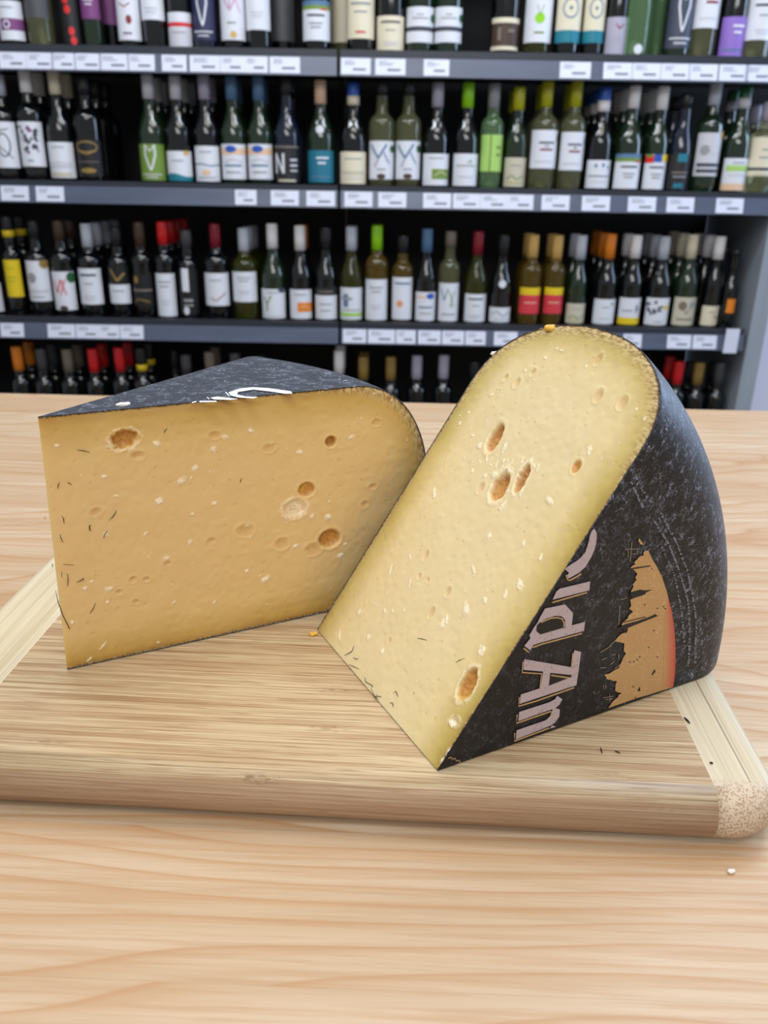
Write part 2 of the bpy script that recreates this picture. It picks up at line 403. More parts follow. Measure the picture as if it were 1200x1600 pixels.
def swing(r, a, zz, H, tip):
    # the wedge's edge leans by 'tip' at the top; keep every slice of the top meeting in that edge
    if tip and zz > H * 0.9 and r < WF:
        q = (r - tip) / (WF - tip) * WF
        return q * math.cos(a) + tip * (1 - q / WF), q * math.sin(a)
    return r * math.cos(a), r * math.sin(a)
def make_wedge(H, ang, tip, holes, crystals, mats, scufffn, name, label, matrix, shrink=0.0):
    root = empty(name, (0, 0, 0)); root.matrix_world = matrix
    tag(root, label, 'cheese')
    # --- the visible cut, a dense sheet carrying holes, crystals and the grain of the rim
    NU, NV = 380, 240
    s = np.linspace(0, 1, NV); z = H * (0.62 * s + 0.38 * (1 - np.cos(PI * s)) / 2)
    rm = np.array([rmax(v, H) for v in z]); u = np.linspace(0, 1, NU)
    U, Z = np.meshgrid(u, z); t0 = tip * Z / H
    R = t0 + U * (rm[:, None] - t0)
    pr = np.array([p for p in profile(H, tip, 140)])
    # distance to the rind outline
    pts = np.stack([R.ravel(), Z.ravel()], 1); dist = np.full(len(pts), 9.0)
    for a, b in zip(pr[:-1], pr[1:]):
        ab = b - a; L = ab @ ab
        if L < 1e-14: continue
        q = np.clip(((pts - a) @ ab) / L, 0, 1); d = np.hypot(*(pts - a - q[:, None] * ab).T); dist = np.minimum(dist, d)
    edge = np.clip(dist / 0.03, 0, 1).reshape(R.shape)
    rimw = np.clip((R - 0.118) / 0.03, 0, 1)
    D = (vnoise(R * 90, Z * 90, 1) - 0.5) * 0.0004 + (vnoise(R * 420, Z * 420, 2) - 0.5) * 0.00022
    hole = np.zeros_like(R); white = np.zeros_like(R)
    for (hr, hz, rx, rzz, an, dep, rag, wh) in holes:
        dx = R - hr; dz = Z - hz; ca, sa = math.cos(an), math.sin(an)
        a = (dx * ca + dz * sa) / rx; b = (-dx * sa + dz * ca) / rzz
        rag *= 0.55; rho = np.hypot(a, b) + rag * (vnoise(R * 800, Z * 800, 3) - 0.5) + rag * 0.8 * (vnoise(R * 400, Z * 400, 9) - 0.5)
        m = np.clip(1 - rho, 0, 1)
        k = np.clip(m / (0.42 if dep > 0.0015 else 0.8), 0, 1); k = k * k * (3 - 2 * k)
        dep_ = dep * 0.75; D += k * dep_
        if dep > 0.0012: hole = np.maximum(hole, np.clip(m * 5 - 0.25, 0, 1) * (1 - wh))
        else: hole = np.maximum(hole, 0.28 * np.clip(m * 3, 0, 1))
        lipm = np.exp(-((rho - 1.12) / 0.13) ** 2); D -= lipm * 0.00022
        if rag > 0.1: white = np.maximum(white, 0.55 * lipm * (vnoise(R * 900, Z * 900, 5) > 0.35))
        if wh: white = np.maximum(white, wh * np.clip(m * 4, 0, 1) * (0.35 + 0.65 * vnoise(R * 1500, Z * 1500, 6)))
    for (cr, cz, sx, sz, an) in crystals:
        sx *= .85; sz *= .85
        dx = R - cr; dz = Z - cz; ca, sa = math.cos(an), math.sin(an)
        rho = np.hypot((dx * ca + dz * sa) / sx, (-dx * sa + dz * ca) / sz) + 0.7 * (vnoise(R * 1800, Z * 1800, 7) - 0.5)
        m = np.clip((1 - rho) * 2.2, 0, 1); white = np.maximum(white, m); D -= m * 0.00018
    D += 0.0004 * np.clip(1 - edge / 0.06, 0, 1) * vnoise(R * 1500, Z * 1500, 8)
    D *= np.clip(U * 60, 0, 1)
    V = np.stack([R, D, Z], -1).reshape(-1, 3)
    idx = np.arange(NU * NV).reshape(NV, NU)
    q = np.stack([idx[:-1, :-1], idx[:-1, 1:], idx[1:, 1:], idx[1:, :-1]], -1).reshape(-1, 4)
    # --- the body behind it: back cut plus the swept inner surface, same mesh
    me = bpy.data.meshes.new('cheese_body')
    Vb = V.tolist(); Fb = q.tolist(); feat = np.stack([edge, hole, white, rimw], -1).reshape(-1, 4).tolist()
    pin = profile(H, tip, 60, -0.00005); NA = 28; base = len(Vb); n = len(pin)
    for k in range(NA + 1):
        a = ang * k / NA
        for r, zz in pin:
            r = r * (1 - shrink * k / NA)
            Vb.append((*swing(r, a, zz, H, tip), zz)); feat.append((0.1, 0, 0, 0.3))
    for k in range(NA):
        for i in range(n - 1):
            Fb.append([base + k * n + i, base + (k + 1) * n + i, base + (k + 1) * n + i + 1, base + k * n + i + 1])
    b2 = len(Vb); NU2, NV2 = 40, 60
    for j in range(NV2):
        ss = j / (NV2 - 1); zz = H * (0.62 * ss + 0.38 * (1 - math.cos(PI * ss)) / 2); rmm = rmax(zz, H)
        for i in range(NU2):
            t1 = tip * zz / H; u1 = i / (NU2 - 1); r = u1 * rmm * (1 - shrink)
            Vb.append((r * math.cos(ang) + t1 * (1 - u1), r * math.sin(ang), zz)); feat.append((min(1, min(zz, H - zz, rmm - r) / 0.03), 0, 0, 0.3))
    for j in range(NV2 - 1):
        for i in range(NU2 - 1):
            a = b2 + j * NU2 + i; Fb.append([a, a + NU2, a + NU2 + 1, a + 1])
    me.from_pydata(Vb, [], Fb); me.update()
    at = me.attributes.new('feat', 'FLOAT_COLOR', 'POINT'); at.data.foreach_set('color', np.array(feat, dtype=np.float32).ravel())
    link('cheese_body', me, mats[0], root, True)
    # --- wax rind: a thin coat swept round the wheel, slightly ragged along the cuts
    NA = 90; outp = profile(H, tip, 90, 0.00035); inp = profile(H, tip, 90, 0.0); n = len(outp)
    V, Fs, sc = [], [], []
    def rag(k, i):
        if k == 0: return -0.0009 * vnoise(np.float64(i * 3.1), np.float64(1.0), 4) - 0.0001
        if k == NA: return 0.0004
        return 0.0
    for layer in (outp, inp):
        for k in range(NA + 1):
            a = ang * k / NA
            for i, (r, zz) in enumerate(layer):
                r = r * (1 - shrink * k / NA)
                sgn = rag(k, i) * 0.2
                xx, yy = swing(r, a, zz, H, tip)
                V.append((xx - sgn * math.sin(a), yy + sgn * math.cos(a), zz))
                sc.append(scufffn(r, a, zz))
    Lr = (NA + 1) * n
    for k in range(NA):
        for i in range(n - 1):
            a = k * n + i; Fs.append([a, a + n, a + n + 1, a + 1])
            b = Lr + a; Fs.append([b, b + 1, b + n + 1, b + n])
    for k, fl in ((0, 0), (NA, 1)):
        for i in range(n - 1):
            a = k * n + i; b = Lr + a
            f = [a, a + 1, b + 1, b]; Fs.append(f if not fl else f[::-1])
    me = bpy.data.meshes.new('wax_rind'); me.from_pydata(V, [], Fs); me.update()
    at = me.attributes.new('scuff', 'FLOAT', 'POINT'); at.data.foreach_set('value', np.array(sc, dtype=np.float32))
    rd = link('wax_rind', me, mats[1], root, True); rd['label'] = 'black scuffed wax rind'
    return root

# frames of the two wedges, from where their edges stand on the board
T = onz(105, 1047); Q = onz(510, 957); dd = (Q - T).normalized(); dl = Vector((-dd.y, dd.x, 0))
ML = Matrix(((dd.x, dl.x, 0, T.x), (dd.y, dl.y, 0, T.y), (0, 0, 1, 0.0006), (0, 0, 0, 1)))
A = onz(683, 1205); B = onz(500, 990); ax = (B - A).normalized(); perp = Vector((ax.y, -ax.x, 0))
AL = math.radians(54.75)
X = perp * math.cos(AL) + Vector((0, 0, 1)) * math.sin(AL); Y = ax.cross(X)
MR = Matrix(((X.x, Y.x, ax.x, A.x), (X.y, Y.y, ax.y, A.y), (X.z, Y.z, ax.z, 0.0006), (0, 0, 0, 1)))
MLi, MRi = ML.inverted(), MR.inverted()
def cutpt(px, py, M, Mi):
    n = (M.to_3x3() @ Vector((0, 1, 0))); p = Mi @ onpl(px, py, M.to_translation(), n); return p.x, p.z
HL, HR = 0.1137, 0.112
LH = []
for (x, y, a, b, an, dep, rag, wh) in (
    (195, 686, 18, 13, 0.2, .004, .45, 0), (517, 690, 9, 9, 0, .004, .12, 0), (479, 765, 14, 12, 0, .0022, .12, 0), (461, 795, 18, 15, 0, .0016, .2, .95),
    (515, 842, 19, 16, 0, .004, .15, 0), (383, 829, 14, 10, 0, .0008, .1, 0), (440, 850, 12, 10, 0, .0007, .1, 0), (490, 858, 14, 11, 0, .0006, .1, 0),
    (215, 712, 10, 6, 0, .0008, .1, 0), (150, 800, 9, 6, 0.3, .0007, .1, 0), (330, 845, 7, 5, 0, .0007, .1, 0), (208, 905, 6, 5, 0, .0008, .1, 0),
    (229, 905, 6, 4, 0, .0007, .1, 0), (588, 660, 8, 6, 0, .0006, .1, 0), (335, 680, 9, 6, 0, .0007, .1, 0), (262, 880, 6, 4, 0, .0006, .1, 0),
    (186, 925, 5, 4, 0, .0008, .1, 0), (212, 940, 5, 4, 0, .0007, .1, 0), (570, 788, 7, 6, 0, .0006, .1, 0), (583, 760, 8, 5, 0, .0006, .1, 0), (420, 700, 10, 7, 0, .0005, .1, 0)):
    r, z = cutpt(x, y, ML, MLi); LH.append((r, z, a / 3050, b / 3050, an, dep, rag, wh))
LC = []
for (x, y, a, b, an) in ((245, 693, 6, 5, 0), (333, 702, 6, 5, 0), (352, 683, 8, 4, -.4), (392, 673, 6, 4, 0), (304, 732, 7, 4, .6), (284, 751, 9, 6, .5), (299, 747, 3, 3, 0), (249, 783, 8, 5, .3),
    (335, 786, 6, 4, 0), (301, 803, 3, 3, 0), (468, 707, 6, 4, 0), (549, 683, 7, 3, .3), (488, 806, 6, 4, .6), (512, 808, 7, 6, .3), (540, 850, 4, 3, 0), (532, 868, 7, 5, .3),
    (89, 697, 4, 3, 0), (163, 745, 4, 3, 0), (181, 775, 4, 2, 0), (260, 872, 6, 4, .4), (386, 892, 5, 4, .3), (415, 905, 12, 5, .6), (170, 920, 7, 5, .5), (133, 920, 4, 3, 0),
    (143, 909, 3, 3, 0), (168, 941, 4, 3, 0), (113, 973, 3, 4, 0), (272, 941, 5, 2, .7), (335, 941, 5, 2, .9), (297, 847, 4, 4, 0), (462, 853, 6, 4, .3), (391, 839, 3, 3, 0), (386, 822, 4, 3, 0),
    (228, 834, 5, 2, .5), (248, 1004, 3, 3, 0), (165, 835, 4, 4, 0), (514, 784, 2, 2, 0), (636, 688, 2, 2, 0), (140, 1030, 8, 2, .6), (160, 1010, 10, 2, .8), (585, 615, 3, 2, 0), (612, 625, 3, 2, 0)):
    r, z = cutpt(x, y, ML, MLi); LC.append((r, z, a / 3050, b / 3050, an))
rr_ = random.Random(3)
for k in range(45):
    LC.append((rr_.uniform(0.01, 0.16), rr_.uniform(0.01, 0.10), rr_.uniform(.0002, .0005), rr_.uniform(.0002, .0005), 0))
RH = []
for (x, y, a, b, an, dep, rag, wh) in (
    (773, 684, 21, 12, 0.0, .005, .12, 0), (781, 760, 20, 14, 0, .0045, .35, .0), (815, 748, 19, 9, 0, .005, .25, 0), (730, 1070, 19, 12, 0, .0045, .35, 0), (900, 729, 9, 7, 0, .0013, .1, 0),
    (808, 598, 8, 6, 0, .0007, .1, 0), (935, 618, 9, 7, 0, .0006, .1, 0), (973, 630, 9, 7, 0, .0006, .1, 0), (833, 582, 6, 5, 0, .0006, .1, 0), (665, 868, 8, 5, 0, .0008, .1, 0), (700, 925, 7, 6, 0, .0006, .1, 0),
    (655, 900, 5, 4, 0, .0007, .1, 0), (668, 906, 4, 3, 0, .0007, .1, 0), (674, 957, 8, 6, 0, .0006, .1, 0), (790, 590, 6, 5, 0, .0006, .1, 0), (935, 562, 8, 6, 0, .0006, .1, 0), (751, 762, 8, 6, 0, .0007, .1, 0), (608, 1001, 5, 4, 0, .0006, .1, 0), (711, 1128, 6, 8, 0, .0008, .2, .8)):
    r, z = cutpt(x, y, MR, MRi); RH.append((r, z, a / 2750, b / 2900, an + 0.15, dep, rag, wh))
RC = []
for (x, y, a, b, an) in ((678, 770, 12, 4, .8), (921, 703, 8, 5, .3), (858, 782, 10, 4, 1.2), (728, 952, 12, 6, .8), (752, 1018, 9, 7, .5), (691, 975, 8, 6, .4), (812, 915, 9, 6, .9), (845, 872, 6, 3, .5), (817, 850, 6, 3, .5),
    (789, 929, 6, 4, .5), (698, 968, 8, 3, .6), (575, 995, 5, 5, 0), (597, 1018, 5, 4, .4), (757, 938, 6, 4, .5), (740, 892, 9, 3, 1.0), (788, 700, 10, 4, .2), (749, 697, 6, 5, 0), (764, 838, 5, 4, 0), (785, 790, 10, 4, 0),
    (815, 767, 10, 3, .3), (772, 742, 6, 8, 0), (787, 720, 4, 3, 0), (800, 722, 6, 2, 0), (760, 718, 8, 2, .6), (775, 726, 8, 2, .3), (815, 722, 7, 2, 0), (830, 720, 6, 2, 0), (840, 732, 8, 2, .4), (732, 645, 3, 3, 0), (718, 662, 4, 3, .5),
    (718, 650, 2, 3, 0), (738, 681, 3, 3, 0), (738, 737, 4, 3, .6), (725, 716, 3, 2, 0), (757, 744, 4, 3, 0), (790, 732, 5, 2, 0), (795, 738, 4, 2, 0), (870, 545, 3, 2, 0), (915, 573, 3, 3, 0), (821, 580, 4, 3, 0.9), (768, 617, 3, 5, .9), (852, 560, 3, 4, 0),
    (877, 548, 2, 4, 0), (1007, 655, 2, 3, 0), (994, 640, 2, 3, 0), (640, 870, 5, 2, .8), (610, 890, 14, 1.5, .5), (640, 912, 10, 1.5, .6), (530, 992, 14, 2, .9), (706, 1130, 5, 10, .3), (600, 955, 4, 4, .4), (613, 955, 4, 3, .4), (560, 957, 5, 5, .3), (631, 954, 3, 2, 0), (735, 1160, 3, 3, 0), (692, 1190, 7, 5, 0), (700, 1175, 6, 4, 0)):
    r, z = cutpt(x, y, MR, MRi); RC.append((r, z, a / 2900, b / 2900, an))
for k in range(45):
    RC.append((rr_.uniform(0.01, 0.165), rr_.uniform(0.01, 0.10), rr_.uniform(.0002, .0005), rr_.uniform(.0002, .0005), 0))
for k in range(40):
    r, z = cutpt(rr_.gauss(785, 28), rr_.gauss(726, 9), MR, MRi); RC.append((r, z, rr_.uniform(.0003, .001), rr_.uniform(.0002, .0004), rr_.uniform(0, 3)))
M_chl = mat_cheese('aged_cheese_amber', (224, 190, 132), (222, 188, 126), (200, 164, 88), (172, 130, 58))
M_chr = mat_cheese('aged_cheese_golden', (224, 206, 162), (222, 202, 152), (192, 170, 98), (162, 136, 66))
def scl(r, a, z): return 1.0
def scr(r, a, z):
    # label side less scuffed near the wheel's middle, fuzzy towards the rim and the visible cut
    f = 0.22 + 0.78 * min(1, max(0, (r - 0.075) / 0.06))
    return f if z < 0.02 else 0.8
M_rl = mat_rind('black_wax_left_sheen', 1.0, (38, 44, 54)); M_rr = mat_rind('black_wax_right', 1.05, (14, 15, 20))  # left wax tint is lifted and blued to carry the cool overhead sheen
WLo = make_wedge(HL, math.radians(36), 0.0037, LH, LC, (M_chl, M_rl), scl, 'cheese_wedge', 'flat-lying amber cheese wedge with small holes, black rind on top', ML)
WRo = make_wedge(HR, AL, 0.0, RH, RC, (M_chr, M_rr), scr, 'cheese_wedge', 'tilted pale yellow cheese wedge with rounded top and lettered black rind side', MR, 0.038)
for ob in (WLo, WRo): ob.location.z = 0.0006

# ------------------------------------------------------------------ print on the rinds (flat shapes lying on the wax)
def decal(name, polys, planep, planen, Mi, lift, mat, parent, label=None):
    """polys: outlines in photo pixels, laid on the rind plane; a 0.1 mm thick print"""
    bm = bmesh.new(); nl = (Mi.to_3x3() @ planen).normalized()
    for poly in polys:
        vs = [bm.verts.new(Mi @ onpl(x, y, planep, planen) + nl * lift) for x, y in poly]
        f = bm.faces.new(vs); f.normal_update()
    bmesh.ops.triangulate(bm, faces=bm.faces[:], ngon_method='EAR_CLIP')
    for f in bm.faces:
        f.normal_update()
        if f.normal.dot(nl) < 0: f.normal_flip()
    r = bmesh.ops.extrude_face_region(bm, geom=bm.faces[:])
    for g in r['geom']:
        if isinstance(g, bmesh.types.BMVert): g.co += nl * 0.00006
    me = bpy.data.meshes.new(name); bm.to_mesh(me); bm.free()
    o = link(name, me, mat, parent)
    if label: o['label'] = label
    return o
def strip(pts, w):
    """thin band along a pixel polyline"""
    L, Rr = [], []
    for i, p in enumerate(pts):
        a = pts[max(i - 1, 0)]; b = pts[min(i + 1, len(pts) - 1)]
        tx, ty = b[0] - a[0], b[1] - a[1]; l = math.hypot(tx, ty) or 1
        L.append((p[0] - ty / l * w / 2, p[1] + tx / l * w / 2)); Rr.append((p[0] + ty / l * w / 2, p[1] - tx / l * w / 2))
    out = []
    for i in range(len(pts) - 1): out.append([L[i], L[i + 1], Rr[i + 1], Rr[i]])
    return out
nR = -ax; pR = A + nR * 0.0005 + Vector((0, 0, 0.0006))
def z1(p, bx=790, by=820, s=7.5): return [(bx + x / s, by + y / s) for x, y in p]
def z2(p): return z1(p, 790, 990)
def z3(p): return z1(p, 920, 830)
M_let = mat_print('print_pink_grey', (190, 172, 176), (96, 84, 88), 0.5)
M_gold = mat_print('print_gold', (196, 158, 108), (120, 90, 60), 0.3)
M_blk = mat_print('print_black', (22, 21, 24), (60, 58, 62), 0.4)
M_sky = mat_print('print_ochre', (190, 148, 96), (222, 192, 148), 0.6, 1000)
LET = {
 'O': [z1([(1040,50),(1065,100),(1055,220),(1030,300),(1000,370),(930,490),(850,560),(735,625),(715,590),(740,560),(690,515),(760,465),(860,400),(930,320),(965,210),(985,120),(1010,60)])],
 'l': [z1([(655,740),(985,660),(975,765),(545,875),(590,780),(630,745)])],
 'd': [z1([(455,980),(690,930),(785,1030),(770,1175),(925,1135),(912,1240),(430,1370),(320,1405),(285,1465),(215,1415),(285,1330),(275,1290),(335,1190),(370,1145),(395,1090)])],
 'A': [z2([(215,295),(765,390),(800,190),(880,212),(825,600),(160,820),(175,710),(405,635),(435,440),(205,420)])],
 'm': [z2([(600,725),(660,765),(625,830),(575,870),(145,1020),(155,915),(500,805),(575,765)]), z2([(575,868),(630,885),(625,965),(580,1035),(520,1075),(115,1235),(125,1130),(470,1010),(520,960),(548,880)]), z2([(540,1070),(585,1088),(515,1108)])]}
for k in 'OldAm': decal('letter', LET[k], pR, nR, MRi, 0.00022, M_let, WRo, 'pinkish grey letter ' + k)
decal('letter_counter', [z1([(360,1175),(400,1135),(480,1090),(580,1062),(650,1068),(690,1110),(692,1205),(660,1205),(400,1280),(352,1240)]), z2([(518,455),(768,480),(760,505),(500,605)])], pR, nR, MRi, 0.00030, M_blk, WRo)
gl = []
for p, f in (([(540,905),(945,790)], z1), ([(405,1138),(520,1090),(600,1082),(655,1098),(680,1150),(676,1195)], z1), ([(310,1432),(420,1392),(885,1268)], z1), ([(205,1440),(265,1490)], z1), ([(730,650),(790,625),(880,570)], z1),
             ([(200,325),(187,450),(415,465),(397,630)], z2), ([(783,225),(765,390)], z2), ([(155,740),(145,845),(350,785),(795,628)], z2), ([(525,482),(745,515)], z2),
             ([(130,945),(120,1045),(527,905),(520,970)], z2), ([(100,1160),(95,1255),(505,1100)], z2), ([(700,585),(722,640)], z1)):
    gl += strip(f(p), 1.9)
decal('letter_outline', gl, pR, nR, MRi, 0.00034, M_gold, WRo, 'thin gold outline of the letters')
sky = z3([(690,225),(740,330),(785,400),(820,470),(855,540),(880,620),(910,710),(930,800),(952,880),(970,960),(988,1080),(1000,1200),(1008,1340),(1010,1480),(1007,1600),(1000,1700),(980,1824),(870,1858),(720,1905),(560,1952),(380,2014),(225,2068),(280,1990),(340,1940),(345,1915),(385,1895),(345,1885),(305,1870),
          (310,1800),(325,1750),(280,1752),(250,1735),(215,1735),(195,1700),(175,1680),(240,1665),(290,1630),(350,1600),(360,1560),(375,1540),(395,1490),(430,1430),(405,1400),(412,1310),(370,1300),(300,1285),(340,1235),(380,1200),(420,1185),(440,1190),(455,1140),(380,1095),(400,1060),(450,1020),(460,990),(490,960),
          (515,940),(470,905),(492,870),(480,800),(530,780),(490,700),(520,650),(510,620),(555,570),(540,540),(565,500),(545,470),(520,450),(480,430),(510,400),(545,385),(525,365),(560,330),(590,295),(640,280),(635,250),(650,230)])
decal('skyline_print', [sky, z3([(585,80),(640,155),(600,150),(575,110)])], pR, nR, MRi, 0.00020, M_sky, WRo, 'ochre sunset sky of the skyline picture')
sil = [z3([(450,440),(540,420),(710,398),(722,408),(600,428),(520,440),(470,450)]), z3([(470,720),(520,700),(600,680),(640,690),(740,683),(665,712),(655,735),(620,748),(560,768),(500,782)]),
       z3([(340,1130),(420,1085),(560,1050),(660,1015),(740,985),(770,965),(790,985),(822,980),(700,1030),(560,1085),(440,1135),(425,1195),(400,1150)])]
sil += strip(z3([(400,1062),(660,1000)]), 1.3) + strip(z3([(735,1680),(770,1620)]), 2.2) + strip(z3([(750,1640),(775,1650)]), 1.6) + strip(z3([(590,1825),(578,1872)]), 2.0) + strip(z3([(565,1850),(600,1862)]), 1.4)
for x, y in ((757,1160),(697,1357),(797,1470),(590,1470),(560,1500),(522,1525),(475,1530),(515,1818),(540,1945),(650,860),(797,900),(870,880),(730,435),(890,905)):
    sil.append(z3([(x-10,y),(x,y-9),(x+11,y),(x,y+9)]))
decal('skyline_silhouette', sil, pR, nR, MRi, 0.00028, M_blk, WRo, 'black boats, masts and specks before the ochre sky')
# red glow band printed down the right side of the sky: colour deepens to the edge
arc = z3([(930,800),(952,880),(970,960),(988,1080),(1000,1200),(1008,1340),(1010,1480),(1007,1600),(1000,1700),(982,1822)])
wd = [2, 5, 8, 11, 13, 14, 15, 15, 15, 14]
V, Fs, cols = [], [], []
nl = (MRi.to_3x3() @ nR).normalized()
for (x, y), w in zip(arc, wd):
    for k in range(5):
        V.append(MRi @ onpl(x - w * k / 4 * 1.25, y + (2.0 * k / 4), pR, nR) + nl * 0.00032); cols.append(k / 4)
for i in range(len(arc) - 1):
    for k in range(4):
        a = i * 5 + k; Fs.append([a, a + 1, a + 6, a + 5])
o = fromdata('red_print_band', V, Fs, None, WRo); o['label'] = 'red edge of the ochre picture'
at = o.data.attributes.new('fade', 'FLOAT', 'POINT'); at.data.foreach_set('value', np.array(cols, dtype=np.float32))
t = NT('print_red'); a = t.n('ShaderNodeAttribute', attribute_name='fade').outputs['Fac']; nn = t.noise(t.coord(), 700, 3, 0.7)
t.set(color=t.mix(t.math('ADD', a, t.math('MULTIPLY', t.math('SUBTRACT', nn, 0.5), 0.5), clamp=True), lin((196, 76, 62)), lin((192, 148, 96))), rough=0.5)
o.data.materials.append(t.m)
# worn, unreadable rows of small print curving beside the picture
M_small = mat_print('print_small_grey', (136, 136, 146), (34, 34, 38), 0.9, 700)
def z5(p): return z1(p, 960, 740, 4.706)
sm = []; rs = random.Random(5)
def smallrow(pts, w, dens=0.75):
    P = z5(pts)
    for (a, b) in zip(P[:-1], P[1:]):
        L = math.hypot(b[0]-a[0], b[1]-a[1]); n = int(L / 1.9); tx, ty = (b[0]-a[0])/L, (b[1]-a[1])/L
        for k in range(n):
            if rs.random() > dens: continue
            s0 = k * 1.9; s1 = s0 + rs.uniform(0.8, 1.5); h0 = -w/2 + rs.uniform(0, w*.35); h1 = w/2 - rs.uniform(0, w*.35)
            sm.append([(a[0]+tx*s0-ty*h0, a[1]+ty*s0+tx*h0), (a[0]+tx*s1-ty*h0, a[1]+ty*s1+tx*h0), (a[0]+tx*s1-ty*h1, a[1]+ty*s1+tx*h1), (a[0]+tx*s0-ty*h1, a[1]+ty*s0+tx*h1)])
smallrow([(335,285),(450,500),(530,700),(575,900),(600,1100),(590,1400)], 4.6)
smallrow([(290,345),(400,520),(490,760),(540,950),(552,1200),(540,1420)], 4.6)
smallrow([(340,530),(440,750),(490,1000),(515,1280)], 4.2, 0.6)
smallrow([(115,50),(215,265)], 5, 0.7); smallrow([(160,60),(270,215)], 5, 0.6); smallrow([(50,160),(90,215)], 5, 0.5)
decal('small_print', sm, pR, nR, MRi, 0.00018, M_small, WRo, 'worn grey rows of tiny print')
# faint line-work of houses to the left of the picture
hl = []
for a in ([(500,130),(480,360)],[(420,210),(570,205)],[(570,205),(565,260)],[(490,265),(560,262)],[(460,225),(455,300)],[(360,870),(345,1090)],[(365,800),(440,780)],[(240,1340),(330,1260)],[(130,1420),(260,1340)],[(150,1505),(210,1480)],
          [(250,1560),(290,1530)],[(130,1600),(200,1595)],[(350,1440),(345,1500)],[(370,1560),(300,1610)],[(270,1450),(310,1440)],[(165,1800),(170,1850)],[(190,1800),(195,1845)],[(60,1880),(70,1910)],[(160,1950),(290,1930)],[(240,1910),(250,1990)],[(190,1970),(280,1960)]):
    hl += strip(z3(a), 0.9)
decal('house_outline_print', hl, pR, nR, MRi, 0.00018, mat_print('print_line', (150, 132, 110), (50, 46, 44), 0.6), WRo)
zig = z1([(695,1150),(710,1145),(715,1155),(728,1150),(735,1165),(748,1160),(755,1172)], 480, 820, 3.158)
decal('zigzag_cut_line', strip(zig, 1.2), pR, nR, MRi, 0.0002, M_gold, WRo)
# left wedge: white strokes of large lettering seen at a shallow angle on its top
nL = Vector((0, 0, 1)); pL = Vector((0, 0, HL + 0.0011))
def z6(p): return z1(p, 300, 590, 6.667)
M_wlet = mat_print('print_white', (226, 228, 230), (120, 128, 140), 0.4)
decal('letter', [z6([(380,160),(500,118),(640,105),(800,115),(1030,148),(1045,172),(960,172),(830,152),(640,130),(480,155),(470,182),(560,202),(690,208),(640,222),(480,212),(400,190)])], pL, nL, MLi, 0.0002, M_wlet, WLo, 'curved white letter')
decal('letter', [z6([(190,215),(260,203),(480,228),(400,238),(230,233)]), z6([(80,248),(250,246),(262,258),(75,262)]), z6([(0,262),(40,250),(50,258),(0,272)])], pL, nL, MLi, 0.0002, M_wlet, WLo, 'white letter stroke')
decal('letter_outline', strip(z6([(350,155),(388,198)]), 1.6) + strip(z6([(157,210),(180,230)]), 1.4), pL, nL, MLi, 0.0002, M_wlet, WLo)

# ------------------------------------------------------------------ fibres stuck to the cut faces (countable, parts of their wedge)
M_fib = plain('dark_fibre', (66, 62, 40), 0.6)
def zf(p, bx, by, s): return [(bx + x / s, by + y / s) for x, y in p]
FL = [([(98,145),(102,152),(98,158)],40,820,2.4), ([(112,245),(122,290),(140,340),(165,390),(158,380)],40,820,2.4), ([(140,148),(180,150)],40,820,2.4), ([(157,183),(159,205),(157,230)],40,820,2.4), ([(135,175),(136,197)],40,820,2.4), ([(192,215),(205,210),(218,200),(215,210)],40,820,2.4),
      ([(240,332),(252,316),(262,293)],40,820,2.4), ([(130,35),(132,50),(140,65)],40,820,2.4), ([(240,0),(238,10),(245,22)],40,820,2.4), ([(292,50),(296,35),(306,22)],40,820,2.4), ([(238,488),(270,492),(300,500)],40,540,3), ([(390,820),(408,802),(420,785),(425,770)],40,540,3),
      ([(150,670),(152,655),(158,640)],40,540,3), ([(195,642),(208,646),(218,655)],40,540,3), ([(1005,642),(1008,632),(1012,620)],40,540,3), ([(650,410),(652,398),(664,388)],40,540,3), ([(170,798),(178,812),(180,835)],40,540,3), ([(300,868),(298,852),(306,840)],40,540,3), ([(88,800),(91,812)],40,540,3)]
FR = [([(185,645),(205,635),(222,625),(232,598)],), ([(207,690),(230,700),(258,712)],), ([(285,750),(290,775),(325,795),(315,815)],), ([(318,815),(330,840),(350,862)],), ([(330,850),(350,846),(368,850)],), ([(345,835),(335,870)],), ([(545,560),(565,563),(592,570)],), ([(735,680),(755,668),(780,660)],),
      ([(425,830),(438,822),(445,835),(450,850)],), ([(408,880),(420,878),(426,888),(424,902)],), ([(228,655),(240,662),(254,662)],), ([(525,836),(531,825)],)]
for p, bx, by, s in FL:
    pts = [MLi @ onpl(x, y, ML.to_translation(), ML.to_3x3() @ Vector((0, 1, 0))) + Vector((0, -0.0002, 0)) for x, y in zf(p, bx, by, s)]
    tube('fibre', pts, 0.00019, M_fib, WLo, 5)
for (p,) in FR:
    pts = [MRi @ onpl(x, y, MR.to_translation(), MR.to_3x3() @ Vector((0, 1, 0))) + Vector((0, -0.0002, 0)) for x, y in zf(p, 480, 820, 3.158)]
    tube('fibre', pts, 0.00017, M_fib, WRo, 5)

